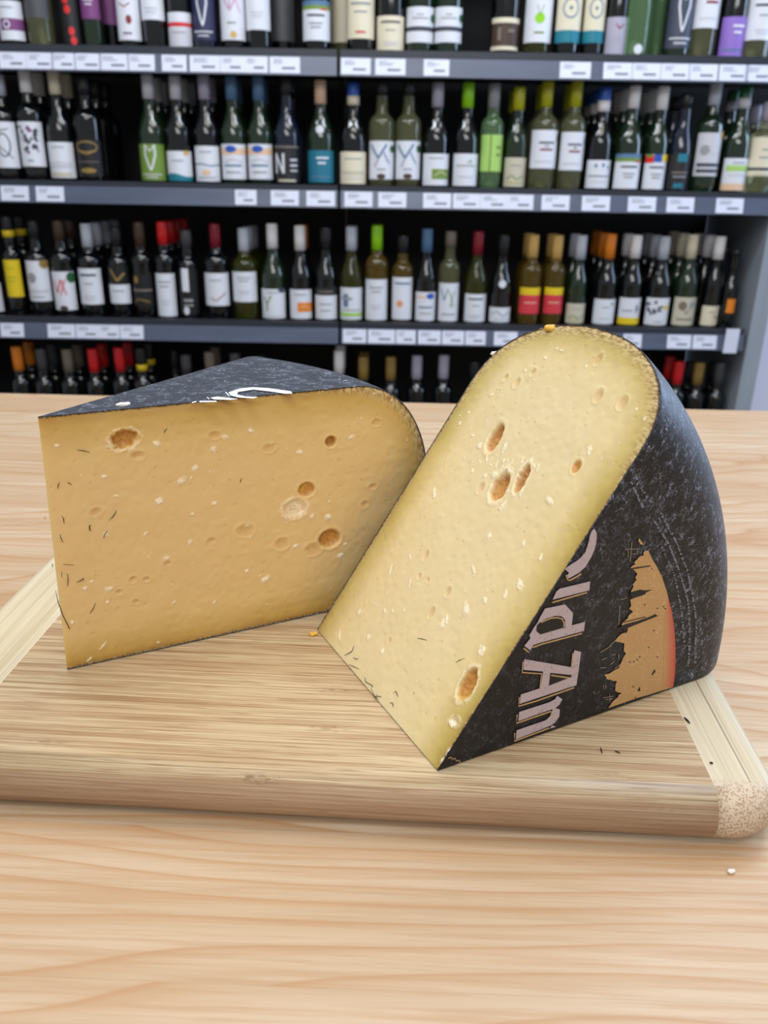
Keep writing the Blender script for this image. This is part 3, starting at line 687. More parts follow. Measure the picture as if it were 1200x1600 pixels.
# ------------------------------------------------------------------ crumbs and flecks
def lump(name, loc, size, mat, seed, label, cat, group=None, n=5):
    rs = random.Random(seed); bm = bmesh.new()
    for k in range(n):
        r = bmesh.ops.create_icosphere(bm, subdivisions=2, radius=1)
        s = Vector((size[0] * rs.uniform(.4, .7), size[1] * rs.uniform(.4, .7), size[2] * rs.uniform(.4, .8)))
        off = Vector((rs.uniform(-.6, .6) * size[0], rs.uniform(-.6, .6) * size[1], 0)) if n > 1 else Vector()
        for v in r['verts']:
            j = 1 + rs.uniform(-.22, .22); v.co = Vector((v.co.x * s.x * j + off.x, v.co.y * s.y * j + off.y, max(v.co.z * s.z * j + s.z * 0.8, 0)))
    me = bpy.data.meshes.new(name); bm.to_mesh(me); bm.free()
    o = link(name, me, mat, None, True); o.location = loc; tag(o, label, cat, group); return o
M_crumb = NT('cheese_crumb'); M_crumb = M_crumb.set(color=lin((232, 178, 66)), rough=0.5, sss=0.2, ssss=0.002, sssr=(1, .6, .2))
M_wc = plain('white_crumb', (244, 240, 230), 0.6)
MRr = MR.to_3x3()
def onrim(px, py, zfrac):
    # point on the right wedge's outline
    r, z = cutpt(px, py, MR, MRi); return MR @ Vector((r, 0.0008, z))
lump('cheese_crumb', onrim(862, 513, 0) + Vector((0, 0, -0.0008)), (0.0036, 0.002, 0.0022), M_crumb, 1, 'orange-yellow crumb on the very top of the tilted wedge', 'crumb', None, 8)
lump('cheese_crumb', onrim(772, 552, 0) + Vector((-0.0003, 0, -0.0006)), (0.0016, 0.0015, 0.0016), M_wc, 2, 'white fluffy crumb on the upper left edge of the tilted wedge', 'crumb', None, 6)
lump('cheese_crumb', onz(490, 993, 0), (0.0026, 0.0014, 0.0012), M_crumb, 3, 'golden crumb on the board at the left corner of the tilted wedge', 'crumb', None, 7)
lump('cheese_flake', onz(193, 634, HL + 0.0008) , (0.0034, 0.0016, 0.0012), M_wc, 4, 'pale curled flake on the black top of the flat-lying wedge', 'flake', None, 6)
lump('rice_grain_crumb', onz(1142, 1364, TZ), (0.0026, 0.0013, 0.0013), M_wc, 5, 'single white crumb on the bare counter right of the board', 'crumb', None, 1)
M_fleck = plain('black_fleck', (20, 18, 16), 0.6)
for (a, b, r, lab) in (((1069, 1121), (1078, 1130), .0005, 'larger black fleck on the pale right end strip, nearer the wedge'), ((1109, 1191), (1114, 1193), .0005, 'tiny black fleck on the pale right end strip, nearer the front'),
                       ((938, 1168), (941, 1177), .0003, 'upright thin black fleck on the board before the lettered rind'), ((960, 1173), (970, 1177), .0003, 'slanting thin dark fleck on the board before the lettered rind')):
    pa = onz(a[0], a[1], 0.0004); pb = onz(b[0], b[1], 0.0004); c = (pa + pb) / 2; c.z = 0
    o = tube('rind_fleck', [pa - c, (pa + pb) / 2 - c + Vector((0.0001, 0, 0)), pb - c], r, M_fleck, None, 6); o.location = c; tag(o, lab, 'fleck')

# ------------------------------------------------------------------ shelving
SY = 2.30; SD = 0.42
XG = ony(530, 300, SY).x; XE = ony(1160, 530, SY).x
shelf_z = []
def ztop(py, px=300): return ony(px, py, SY).z
Z_rows = [ztop(79), ztop(288), ztop(503)]         # tops of the three visible shelf edges at the left
Z_rows.append(Z_rows[2] - 0.37)
Z_rows.insert(0, Z_rows[0] + 0.36)
slope = math.tan(math.radians(0.15))
BAYS = [(XG - 1.25, XG - 0.004, 'left'), (XG + 0.004, XE, 'right')]
ORD = ['topmost', 'upper', 'middle', 'lower', 'bottom']
frame = empty('shelving_unit', (XG, SY + SD, FZ)); tag(frame, 'tall black shelving with back panel filled with wine bottles', 'shelving')
def fr(name, x0, x1, y0, y1, z0, z1, m):
    o = box(name, x0 - XG, x1 - XG, y0 - SY - SD, y1 - SY - SD, z0 - FZ, z1 - FZ, m, frame); return o
fr('back_panel', XG - 1.27, XE + 0.004, SY + SD + 0.002, SY + SD + 0.02, FZ, 0.95, M_backp)
fr('back_panel', XE + 0.0045, XE + 0.27, SY + SD + 0.002, SY + SD + 0.02, Z_rows[2] - 0.05, 0.95, M_backp)
for x in (XG - 1.258, XG, XE + 0.008 - 0.004):
    pass
fr('upright', XG - 0.0035, XG + 0.0035, SY + SD - 0.05, SY + SD, FZ, 0.95, M_shelf)
fr('upright', XG - 1.268, XG - 1.252, SY, SY + SD, FZ, 0.95, M_shelf)
fr('base_plinth', XG - 1.25, XE, SY + 0.04, SY + SD, FZ, FZ + 0.09, M_shelf)
ep = box('end_panel', 0, 0.046, 0, SD + 0.03, 0, Z_rows[2] - 0.056 - FZ, M_panel, None, 0.001); ep.location = (XE + 0.014, SY - 0.004, FZ)
tag(ep, 'grey panel closing the right end of the wine shelving', 'panel')
for zi, z in enumerate(Z_rows):
    for (x0, x1, side) in BAYS:
        if side == 'right' and zi < 3: x1 = XE + 0.26
        s = empty('shelf', (x0, SY, z)); tag(s, f'{ORD[zi]} black wine shelf of the {side} bay', 'shelf', 'wine shelves')
        box('shelf_board', 0, x1 - x0, 0.004, SD - 0.052, -0.024, -0.002, M_top, s)
        lp = box('front_lip', 0, x1 - x0, -0.004, 0.006, -0.008, 0.008 if zi != 2 else 0.004, M_lip, s)
        V = [(0, -0.006, -0.009), (x1 - x0, -0.006, -0.009), (x1 - x0, 0.004, -0.009), (0, 0.004, -0.009),
             (0, -0.014, -0.052), (x1 - x0, -0.014, -0.052), (x1 - x0, 0.004, -0.052), (0, 0.004, -0.052)]
        fromdata('price_rail', V, [[0, 1, 2, 3][::1], [4, 7, 6, 5], [0, 4, 5, 1], [1, 5, 6, 2], [2, 6, 7, 3], [3, 7, 4, 0]], M_rail, s)
red = fr  # noqa

# price tags -----------------------------------------------------------
M_tag = plain('price_tag_paper', (214, 218, 236), 0.5); M_ink = plain('price_tag_ink', (120, 124, 140), 0.6)
rt = random.Random(11)
tagdata = [
 (1, 99, [(20,40),(62,40),(99,36),(137,40),(178,44),(220,40),(272,36),(320,44),(363,35),(400,34),(445,44),(556,43),(610,44),(682,37),(899,45),(966,43),(1010,42),(1056,42),(1099,42),(1147,43),(1186,40)]),
 (2, 308, [(23,43),(78,43),(384,33),(445,43),(501,44),(560,43),(613,43),(683,43),(729,42),(772,42),(813,40),(868,43),(931,43),(1003,43),(1063,42),(1140,42)]),
 (3, 522, [(19,38),(96,45),(137,38),(171,33),(206,38),(554,38),(596,44),(634,32),(671,37),(708,36),(743,33),(790,38),(988,30),(1061,39),(1101,39)])]
PT = []
for ri, py, lst in tagdata:
    for px, w in lst:
        yy = py + 0.018 * (px - 300)
        p = ony(px, yy, SY - 0.012); ww = w / 578.0 * 1.0
        PT.append((ri, px, p.x, ww))
# ------------------------------------------------------------------ bottles
GL = {}
def glass(kind):
    if kind in GL: return GL[kind]
    t = NT('glass_' + kind)
    c = {'dark': (8, 11, 14), 'green': (150, 190, 140), 'pale': (150, 152, 112), 'olive': (98, 100, 40), 'amber': (150, 124, 50), 'black': (9, 9, 11), 'deepgreen': (26, 44, 28), 'navy': (20, 26, 44)}[kind]
    if kind in ('dark', 'black', 'navy'): t.set(color=lin(c), rough=0.07, spec=0.6, coat=0.3, coatr=0.03)
    elif kind == 'deepgreen': t.set(color=lin(c), rough=0.06, spec=0.7, trans=0.25, coat=0.4, coatr=0.03)
    else: t.set(color=lin(c), rough=0.05, spec=0.6, trans=0.8, ior=1.33, coat=0.3, coatr=0.03)
    GL[kind] = t.m; return t.m
def shape(kind, h, r):
    nr = 0.0145
    if kind == 'D':   # straight sides, marked shoulder
        return [(0.0, 0.004), (r - .006, 0.0), (r, 0.006), (r, h * .60), (r * .97, h * .635), (r * .80, h * .675), (r * .52, h * .705), (nr * 1.12, h * .745), (nr, h * .80), (nr, h)]
    if kind == 'T':   # tall flute
        return [(0.0, 0.004), (r - .006, 0.0), (r, 0.006), (r, h * .42), (r * .93, h * .50), (r * .76, h * .60), (r * .55, h * .70), (nr * 1.1, h * .80), (nr, h * .86), (nr, h)]
    return [(0.0, 0.004), (r - .006, 0.0), (r, 0.006), (r, h * .45), (r * .96, h * .50), (r * .82, h * .57), (r * .62, h * .635), (r * .46, h * .70), (nr * 1.05, h * .78), (nr, h * .84), (nr, h)]
def lathe(pts, seg=28):
    V, Fs = [], []; n = len(pts)
    for k in range(seg):
        a = 2 * PI * k / seg
        for r, z in pts: V.append((r * math.sin(a), -r * math.cos(a), z))
    for k in range(seg):
        k2 = (k + 1) % seg
        for i in range(n - 1): Fs.append([k * n + i, k2 * n + i, k2 * n + i + 1, k * n + i + 1])
    Fs.append([k * n + n - 1 for k in range(seg)]); Fs.append([k * n for k in range(seg)][::-1])
    return V, Fs
def wrapmesh(polys, r, lift=0.0):
    """polys given as (s along the girth in m, z): laid round a cylinder of radius r, front at -Y"""
    V, Fs = [], []
    for poly in polys:
        b = len(V)
        for s, z in poly:
            a = s / r; V.append(((r + lift) * math.sin(a), -(r + lift) * math.cos(a), z))
        Fs.append([b + i for i in range(len(poly))])
    return V, Fs
def rectp(s0, s1, z0, z1, n=10):
    return [[(s0 + (s1 - s0) * i / n, z0), (s0 + (s1 - s0) * (i + 1) / n, z0), (s0 + (s1 - s0) * (i + 1) / n, z1), (s0 + (s1 - s0) * i / n, z1)] for i in range(n)]
def strokep(pts, w):
    out = [pts[0]]
    for a, b in zip(pts[:-1], pts[1:]):
        n = max(1, int(math.hypot(b[0] - a[0], b[1] - a[1]) / 0.003))
        out += [(a[0] + (b[0] - a[0]) * i / n, a[1] + (b[1] - a[1]) * i / n) for i in range(1, n + 1)]
    return strip(out, w)
def discp(cx_, cy_, rx, ry, n=8):
    out = []
    for i in range(n):
        a, b = PI * i / n, PI * (i + 1) / n
        out.append([(cx_ - rx * math.cos(a), cy_ - ry * math.sin(a)), (cx_ - rx * math.cos(b), cy_ - ry * math.sin(b)), (cx_ - rx * math.cos(b), cy_ + ry * math.sin(b)), (cx_ - rx * math.cos(a), cy_ + ry * math.sin(a))])
    return out
def ringp(cx_, cy_, rx, ry, w, n=18):
    return strip([(cx_ + rx * math.cos(2 * PI * i / n), cy_ + ry * math.sin(2 * PI * i / n)) for i in range(n + 1)], w)
C = dict(white=(218, 221, 232), cream=(222, 214, 190), beige=(196, 190, 172), yellow=(226, 196, 30), green=(112, 142, 58), lime=(140, 206, 20), teal=(26, 112, 138), ltgreen=(166, 206, 110), purple=(140, 108, 196),
         plum=(120, 60, 120), black=(20, 20, 24), slate=(60, 66, 84), grey=(150, 150, 156), lgrey=(200, 200, 210), red=(212, 30, 36), dred=(132, 24, 44), rose=(206, 56, 70), gold=(206, 168, 96), orange=(228, 130, 32),
         blue=(36, 84, 176), steel=(84, 118, 156), brown=(70, 52, 42), navy=(40, 44, 80), taupe=(120, 110, 100), silver=(190, 196, 210), dark=(30, 30, 34), pink=(206, 150, 190), dgold=(146, 118, 60), lilac=(170, 166, 186), olive=(176, 176, 30), ocean=(20, 120, 140), dgrey=(72, 72, 78), ink=(60, 62, 76), dgreen=(30, 90, 50), peach=(226, 190, 160))
C['capwhite'] = (238, 236, 240)
def cm(c, rough=0.5): return plain('paper_' + c, C[c], rough)
def capm(c): return plain('capsule_' + c, C['capwhite' if c == 'white' else c], 0.35)
# art: list of (shape, colour) in label units: u -1..1 across, v 0..1 from the top
def art(kind):
    a = []
    T = lambda v, w=0.5, c='grey', h=0.035, u=0.0: a.append(('r', c, u - w, u + w, v, v + h))
    if kind == 'plain': T(.18, .5); T(.28, .35); T(.62, .4, 'lgrey'); T(.70, .3, 'lgrey')
    elif kind == 'plain2': T(.15, .6, 'ink', .06); T(.40, .3); T(.75, .45, 'lgrey'); T(.83, .35, 'lgrey')
    elif kind == 'purpleblock': a.append(('r', 'plum', -.55, 1, .45, .75)); a.append(('o', 'white', -.1, .6, .2, .09)); T(.15, .4)
    elif kind == 'seal': a.append(('d', 'dred', .15, .6, .2, .09)); a.append(('s', 'dred', [(-.5, .28), (-.1, .36), (.3, .28)], .05)); T(.85, .3, 'plum')
    elif kind == 'redband': a.append(('r', 'rose', -1, 1, .28, .40)); a.append(('r', 'red', -.3, .3, .28, .4)); a.append(('r', 'lgrey', -1, 1, .44, 1)); T(.55, .5)
    elif kind == 'figure': a.append(('s', 'white', [(-.3, .02), (-.32, .3), (-.1, .62), (0, .72), (.1, .62), (.32, .3), (.3, .02)], .09)); a.append(('s', 'white', [(-.3, .02), (0, .2), (.3, .02)], .05)); T(.82, .7, 'lgrey', .03); T(.9, .4, 'lgrey', .03)
    elif kind == 'ypink': a.append(('s', 'pink', [(-.6, .02), (-.1, .35), (.45, .0)], .09)); a.append(('s', 'lilac', [(-.1, .35), (-.1, .05)], .07)); a.append(('s', 'pink', [(.3, .1), (.6, .4)], .06)); a.append(('d', 'gold', .1, .88, .22, .08)); T(.6, .3)
    elif kind == 'land': a.append(('r', 'steel', -1, 1, 0, .12)); a.append(('r', 'green', -1, 1, .12, .22)); a.append(('r', 'red', .3, .7, .2, .24)); T(.34, .55, 'ink', .05); T(.55, .4); T(.65, .3)
    elif kind == 'landcolor': a.append(('r', 'blue', -.3, .3, 0, .22)); a.append(('r', 'red', -1, -.3, .02, .24)); a.append(('r', 'yellow', .3, 1, .0, .2)); a.append(('r', 'green', -.9, -.4, .0, .08)); T(.34, .55, 'ink', .05); T(.55, .4); T(.65, .3)
    elif kind == 'creamtext': T(.1, .5, 'ink', .1); T(.28, .6, 'grey', .05); T(.45, .4); T(.85, .3, 'rose', .04)
    elif kind == 'darkband': a.append(('r', 'ink', -1, 1, .55, .68)); T(.3, .5); T(.2, .2); a.append(('d', 'dgreen', .85, .3, .2, .12))
    elif kind == 'brownbands': a.append(('r', 'cream', -1, 1, 0, .16)); a.append(('r', 'cream', -1, 1, .88, 1)); a.append(('r', 'taupe', -.5, -.3, .3, .7)); a.append(('r', 'taupe', .1, .5, .35, .45))
    elif kind == 'greenspot': a.append(('d', 'lime', 0, .55, .3, .1)); a.append(('s', 'green', [(-.2, .3), (0, .5), (.2, .3)], .03)); T(.8, .3, 'green')
    elif kind == 'tealring': a.append(('o', 'steel', 0, .28, .48, .2)); a.append(('d', 'teal', .0, .28, .1, .04)); a.append(('r', 'ocean', -1, 1, .74, 1))
    elif kind == 'vred': a.append(('s', 'dred', [(-.2, .18), (.1, .3), (.4, .18)], .06)); T(.5, .4, 'lilac'); T(.6, .5, 'lilac')
    elif kind == 'scribble': a.append(('o', 'ink', .1, .5, .4, .25)); a.append(('s', 'ink', [(-.6, .9), (-.2, .2), (.5, .15)], .05)); a.append(('s', 'ink', [(-.3, .5), (.2, .65), (.6, .8)], .05))
    elif kind == 'floral':
        r_ = random.Random(2)
        for k in range(22): a.append(('d', 'ink' if k % 4 else 'plum', r_.uniform(-.8, .6), r_.uniform(.1, .68), r_.uniform(.05, .15), r_.uniform(.03, .06)))
        a.append(('s', 'ink', [(-.8, .3), (0, .5), (.6, .15)], .03)); T(.85, .2)
    elif kind == 'floralyellow':
        r_ = random.Random(8)
        for k in range(18): a.append(('d', 'ink', r_.uniform(-.9, .7), r_.uniform(.1, .6), r_.uniform(.07, .17), r_.uniform(.03, .07)))
        a.append(('d', 'yellow', .5, .35, .2, .09)); T(.85, .3)
    elif kind == 'chateau': T(.12, .4); a.append(('r', 'lgrey', -.8, .8, .55, .72)); T(.84, .7, 'beige', .12)
    elif kind == 'goldart': a.append(('o', 'dgold', 0, .2, .7, .14)); a.append(('s', 'dgold', [(-.6, .3), (0, .4), (.6, .3)], .06)); a.append(('d', 'dgold', 0, .85, .5, .07)); T(.6, .7, 'taupe', .02)
    elif kind == 'tealwave': [a.append(('p', 'ocean', [(-1 + k / 6, 1), (-1 + k / 6, .8 - .06 * math.sin(k / 2.2)), (-1 + (k + 1) / 6, .8 - .06 * math.sin((k + 1) / 2.2)), (-1 + (k + 1) / 6, 1)])) for k in range(12)]; a.append(('d', 'gold', .6, .06, .2, .08)); T(.3, .4)
    elif kind == 'blueline': a.append(('s', 'steel', [(-1, .52), (-.3, .5), (.3, .56), (1, .52)], .06)); T(.15, .4); a.append(('d', 'peach', 0, .75, .3, .08)); T(.88, .6)
    elif kind == 'oval': a.append(('r', 'peach', -1, 1, .12, .3)); a.append(('d', 'blue', -.1, .14, .38, .1)); a.append(('s', 'lgrey', [(-.6, .5), (0, .42), (.7, .5)], .05)); T(.58, .6, 'steel', .05); T(.78, .5)
    elif kind == 'ovalR': a.append(('r', 'peach', -1, .2, .14, .2)); a.append(('d', 'blue', .4, .14, .35, .1)); T(.5, .6, 'steel', .05); T(.72, .5)
    elif kind == 'N': a.append(('s', 'white', [(-.75, .75), (-.75, .2)], .13)); a.append(('s', 'white', [(-.75, .2), (-.2, .75)], .11)); a.append(('s', 'white', [(-.2, .75), (-.2, .2)], .13)); T(.35, .25, 'lgrey', .06, .5); T(.5, .25, 'lgrey', .06, .5); T(.65, .25, 'lgrey', .05, .5); T(.92, .6, 'beige', .06); T(0, .9, 'taupe', .05)
    elif kind == 'tealtext': T(.2, .4, 'white', .06, .15); T(.36, .25, 'white', .06, .1); T(.8, .7, 'steel', .05)
    elif kind == 'stack': T(.2, .6); T(.6, .75, 'beige', .1); T(.8, .6, 'lgrey')
    elif kind == 'yblue': a.append(('s', 'steel', [(-.75, .1), (-.2, .45), (.35, .08)], .11)); a.append(('s', 'lilac', [(-.2, .45), (-.45, .68)], .1)); a.append(('s', 'steel', [(.15, .3), (.55, .6)], .07)); a.append(('d', 'dgreen', .8, .2, .22, .1)); T(.72, .3); a.append(('d', 'brown', 0, .92, .3, .07))
    elif kind == 'olive': a.append(('r', 'green', -.25, .95, .48, .8)); T(.12, .5); a.append(('s', 'cream', [(-.1, .7), (.3, .55), (.8, .68)], .04))
    elif kind == 'leaf': a.append(('s', 'green', [(.1, .3), (.3, .18), (.35, .32)], .05)); T(.35, .7, 'grey', .04); T(.7, .5, 'lgrey')
    elif kind == 'boxes': a.append(('r', 'green', -.2, -.08, 0, 1)); T(.3, .2, 'green', .08, .5); T(.5, .2, 'green', .08, .5)
    elif kind == 'grass': T(.25, .4); a.append(('s', 'green', [(-.7, .75), (-.3, .6), (.1, .75), (.7, .6)], .05)); T(.85, .6, 'olive', .03)
    elif kind == 'house': T(.3, .5, 'ink', .05, .1); T(.4, .15, 'ink', .03, .1); T(.48, .4, 'dred', .05, .1); a.append(('d', 'ink', .95, .2, .12, .12)); T(.8, .6, 'lgrey')
    elif kind == 'dots3': a.append(('d', 'steel', -.3, .2, .1, .07)); a.append(('d', 'steel', .2, .18, .1, .07)); a.append(('d', 'steel', .6, .25, .09, .06)); T(.55, .8, 'ink', .035); T(.75, .5, 'lgrey')
    elif kind == 'bluebits': a.append(('r', 'ocean', -.3, .4, 0, .22)); T(.5, .6, 'taupe', .05); T(.62, .5, 'grey', .04); a.append(('r', 'teal', -.4, .3, .82, .96))
    elif kind == 'etch': a.append(('d', 'grey', -.4, .4, .3, .12)); a.append(('d', 'lgrey', .3, .35, .4, .15)); T(.70, .8, 'ink', .08); T(.84, .8, 'ink', .08); a.append(('d', 'gold', .8, .05, .25, .1))
    elif kind == 'pinkbase': a.append(('r', 'ltgreen', -.8, .8, .22, .4)); T(.12, .4); a.append(('r', 'peach', -1, 1, .78, 1)); T(.5, .6, 'lgrey')
    elif kind == 'creambar': a.append(('r', 'ink', -1, 1, .78, .86)); T(.3, .3); T(.5, .4); T(.93, .6, 'beige')
    elif kind == 'yellow': T(.2, .4, 'olive'); T(.45, .5, 'olive'); T(.55, .4, 'olive')
    elif kind == 'ball': a.append(('d', 'grey', -.3, .42, .35, .13)); a.append(('d', 'dgold', .7, .08, .35, .11)); a.append(('r', 'lgrey', -.8, .8, .7, .8)); T(.88, .5)
    elif kind == 'vx': a.append(('s', 'rose', [(-.6, .2), (-.35, .55), (0, .2)], .08)); a.append(('s', 'rose', [(0, .2), (.3, .6)], .07)); a.append(('s', 'rose', [(.3, .2), (-.1, .6)], .07)); a.append(('d', 'dgreen', .75, .15, .35, .14)); a.append(('d', 'brown', 0, .95, .3, .07))
    elif kind == 'lowgold': a.append(('s', 'dgold', [(-.5, .1), (0, .4), (.6, .2)], .12)); a.append(('r', 'white', -1, 1, .5, 1)); T(.65, .5)
    elif kind == 'darkgold': a.append(('d', 'dgold', -.4, .15, .2, .12)); T(.45, .9, 'taupe', .06); a.append(('s', 'dgold', [(-.8, .9), (-.3, .75), (.6, .85)], .06))
    elif kind == 'swoosh': a.append(('s', 'dred', [(-.4, .75), (0, .85), (.7, .6)], .05)); T(.2, .4)
    elif kind == 'strips': a.append(('r', 'white', -.45, .15, 0, .5)); T(.66, .4, 'grey', .06); T(.78, .4, 'grey', .04); a.append(('d', 'white', -.2, .92, .25, .09))
    elif kind == 'ygreen': a.append(('s', 'green', [(-.7, .25), (-.4, .5), (-.1, .22)], .09)); a.append(('s', 'green', [(-.4, .5), (-.4, .75)], .09)); T(.1, .4); a.append(('d', 'slate', .7, .05, .3, .08)); T(.9, .6, 'lgrey')
    elif kind == 'orangeblock': a.append(('r', 'orange', -.2, 1, .44, .76)); a.append(('s', 'peach', [(0, .6), (.4, .55), (.8, .65)], .05)); T(.15, .5)
    elif kind == 'topband': a.append(('r', 'dark', -1, 1, 0, .24)); T(.1, .6, 'taupe', .05); T(.5, .5); T(.7, .4)
    elif kind == 'cross': a.append(('r', 'steel', -.6, -.2, .2, .6)); a.append(('r', 'grey', -.8, .1, .3, .38)); a.append(('r', 'ltgreen', -1, 1, .78, .9)); T(.68, .7)
    elif kind == 'flower': a.append(('d', 'orange', -.2, .62, .22, .08)); a.append(('r', 'orange', -.45, .05, .58, .65)); a.append(('d', 'peach', -.2, .62, .1, .03)); T(.12, .7, 'steel', .04)
    elif kind == 'greenlet': a.append(('s', 'ocean', [(-.7, .15), (-.4, .45), (-.1, .15)], .06)); a.append(('s', 'green', [(0, .2), (.4, .6), (.1, .6), (.45, .2)], .05)); T(.8, .6)
    elif kind == 'swirl': a.append(('s', 'grey', [(-.8, .5), (-.3, .25), (.2, .6), (.7, .3)], .06)); T(.8, .5)
    elif kind == 'redyellow': a.append(('r', 'yellow', -1, 1, 0, .2)); a.append(('r', 'rose', -1, 1, .28, 1)); T(.55, .5, 'peach', .04)
    elif kind == 'yellowbase': a.append(('r', 'yellow', -1, 1, .74, 1)); a.append(('s', 'ink', [(.35, .55), (.4, .25), (.55, .5)], .06)); T(.45, .4, 'grey', .05, -.3)
    elif kind == 'etch2': a.append(('d', 'taupe', -.3, .3, .3, .16)); a.append(('d', 'grey', .4, .25, .25, .12)); a.append(('s', 'taupe', [(-.2, .4), (0, .6), (.4, .2)], .05)); T(.75, .6, 'taupe', .05)
    elif kind == 'bird': T(.3, .3, 'grey', .04); a.append(('s', 'green', [(.3, .15), (.55, .25), (.6, .1)], .06)); T(.75, .4, 'lgrey')
    elif kind == 'redspots':
        for u, v in ((-.1, .1), (.0, .3), (.2, .75), (.3, .95)): a.append(('d', 'red', u, v, .25, .09))
    elif kind == 'cream2': a.append(('s', 'brown', [(.2, .5), (.5, .6), (.8, .55)], .05)); T(.3, .3, 'taupe')
    return a
SHARED = {}
def make_bottle(name, x, yy, zb, kind, h, r, gk, cap, caplen, lab, desc, group, band=None, dot=None, full=True, z0=None):
    root = empty(name, (x, yy, zb)); tag(root, desc, 'bottle', group)
    pts = shape(kind, h, r); key = (kind, round(h, 3), round(r, 4), gk)
    fine = []
    for (a, b) in zip(pts[:-1], pts[1:]):
        for q in range(3): fine.append((a[0] + (b[0] - a[0]) * q / 3, a[1] + (b[1] - a[1]) * q / 3))
    fine.append(pts[-1])
    # soften the silhouette
    for _ in range(2): fine = [fine[0]] + [((fine[i-1][0] + 2 * fine[i][0] + fine[i+1][0]) / 4, (fine[i-1][1] + 2 * fine[i][1] + fine[i+1][1]) / 4) for i in range(1, len(fine) - 1)] + [fine[-1]]
    V, Fs = lathe(fine, 24); fromdata('glass_body', V, Fs, glass(gk), root, True)
    cr = 0.0158
    cv = [(0.010, h - caplen), (cr, h - caplen), (cr, h - caplen * .5), (cr, h - .004), (cr - .0012, h + .0012), (0.004, h + .0016)]
    V, Fs = lathe(cv, 18); c = fromdata('capsule', V, Fs, capm(cap), root, True)
    if band:
        bv = [(cr + .0002, h - caplen), (cr + .0008, h - caplen), (cr + .0008, h - caplen + band[1]), (cr + .0002, h - caplen + band[1])]
        V, Fs = lathe(bv, 18); fromdata('neck_band', V, Fs, capm(band[0]), root, True)
    if dot:
        # round seal on the shoulder
        zc = dot[0]; rr = next((p[0] for p in fine if p[1] >= zc), 0.02)
        V, Fs = wrapmesh(discp(0, zc, dot[1], dot[1]), rr + .002); fromdata('neck_seal', V, Fs, cm('white'), root)
    if lab:
        lz0, lz1, colr, ak, half = lab
        V, Fs = wrapmesh(rectp(-half, half, lz0, lz1, 12), r + .0004)
        fromdata('label', V, Fs, cm(colr), root, True)
        groups = {}
        H_ = lz1 - lz0
        for it in art(ak):
            def uv(u, v): return (u * half, lz1 - v * H_)
            if it[0] == 'r':
                s0, _z = uv(it[2], 0); s1, _z = uv(it[3], 0); ps = rectp(s0, s1, uv(0, it[5])[1], uv(0, it[4])[1], 8)
            elif it[0] == 'd': s0, zc = uv(it[2], it[3]); ps = discp(s0, zc, it[4] * half, it[5] * H_)
            elif it[0] == 'o': s0, zc = uv(it[2], it[3]); ps = ringp(s0, zc, it[4] * half, it[5] * H_, .0035)
            elif it[0] == 's': ps = strokep([uv(u, v) for u, v in it[2]], it[3] * .05)
            elif it[0] == 'p': ps = [[uv(u, v) for u, v in it[2]]]
            groups.setdefault(it[1], []).extend(ps)
        lift = .0008
        if groups:
            V, Fs, mi, mats_ = [], [], [], []
            for gi, (cn, ps) in enumerate(groups.items()):
                v2, f2 = wrapmesh(ps, r + .0004 + lift * (0.5 + 0.18 * gi)); b = len(V)
                V += v2; Fs += [[b + q for q in f] for f in f2]; mi += [gi] * len(f2); mats_.append(cm(cn))
            fromdata('label_print', V, Fs, mats_, root, False, mi)
    return root
def dup_bottle(src, loc, desc, group, parts=('glass_body', 'capsule', 'neck_band')):
    c = src.copy(); COL.objects.link(c); c.location = loc; c['label'] = desc; c['group'] = group
    for ch in src.children:
        if ch.name.split('.')[0] in parts:
            d = ch.copy(); COL.objects.link(d); d.parent = c
    return c

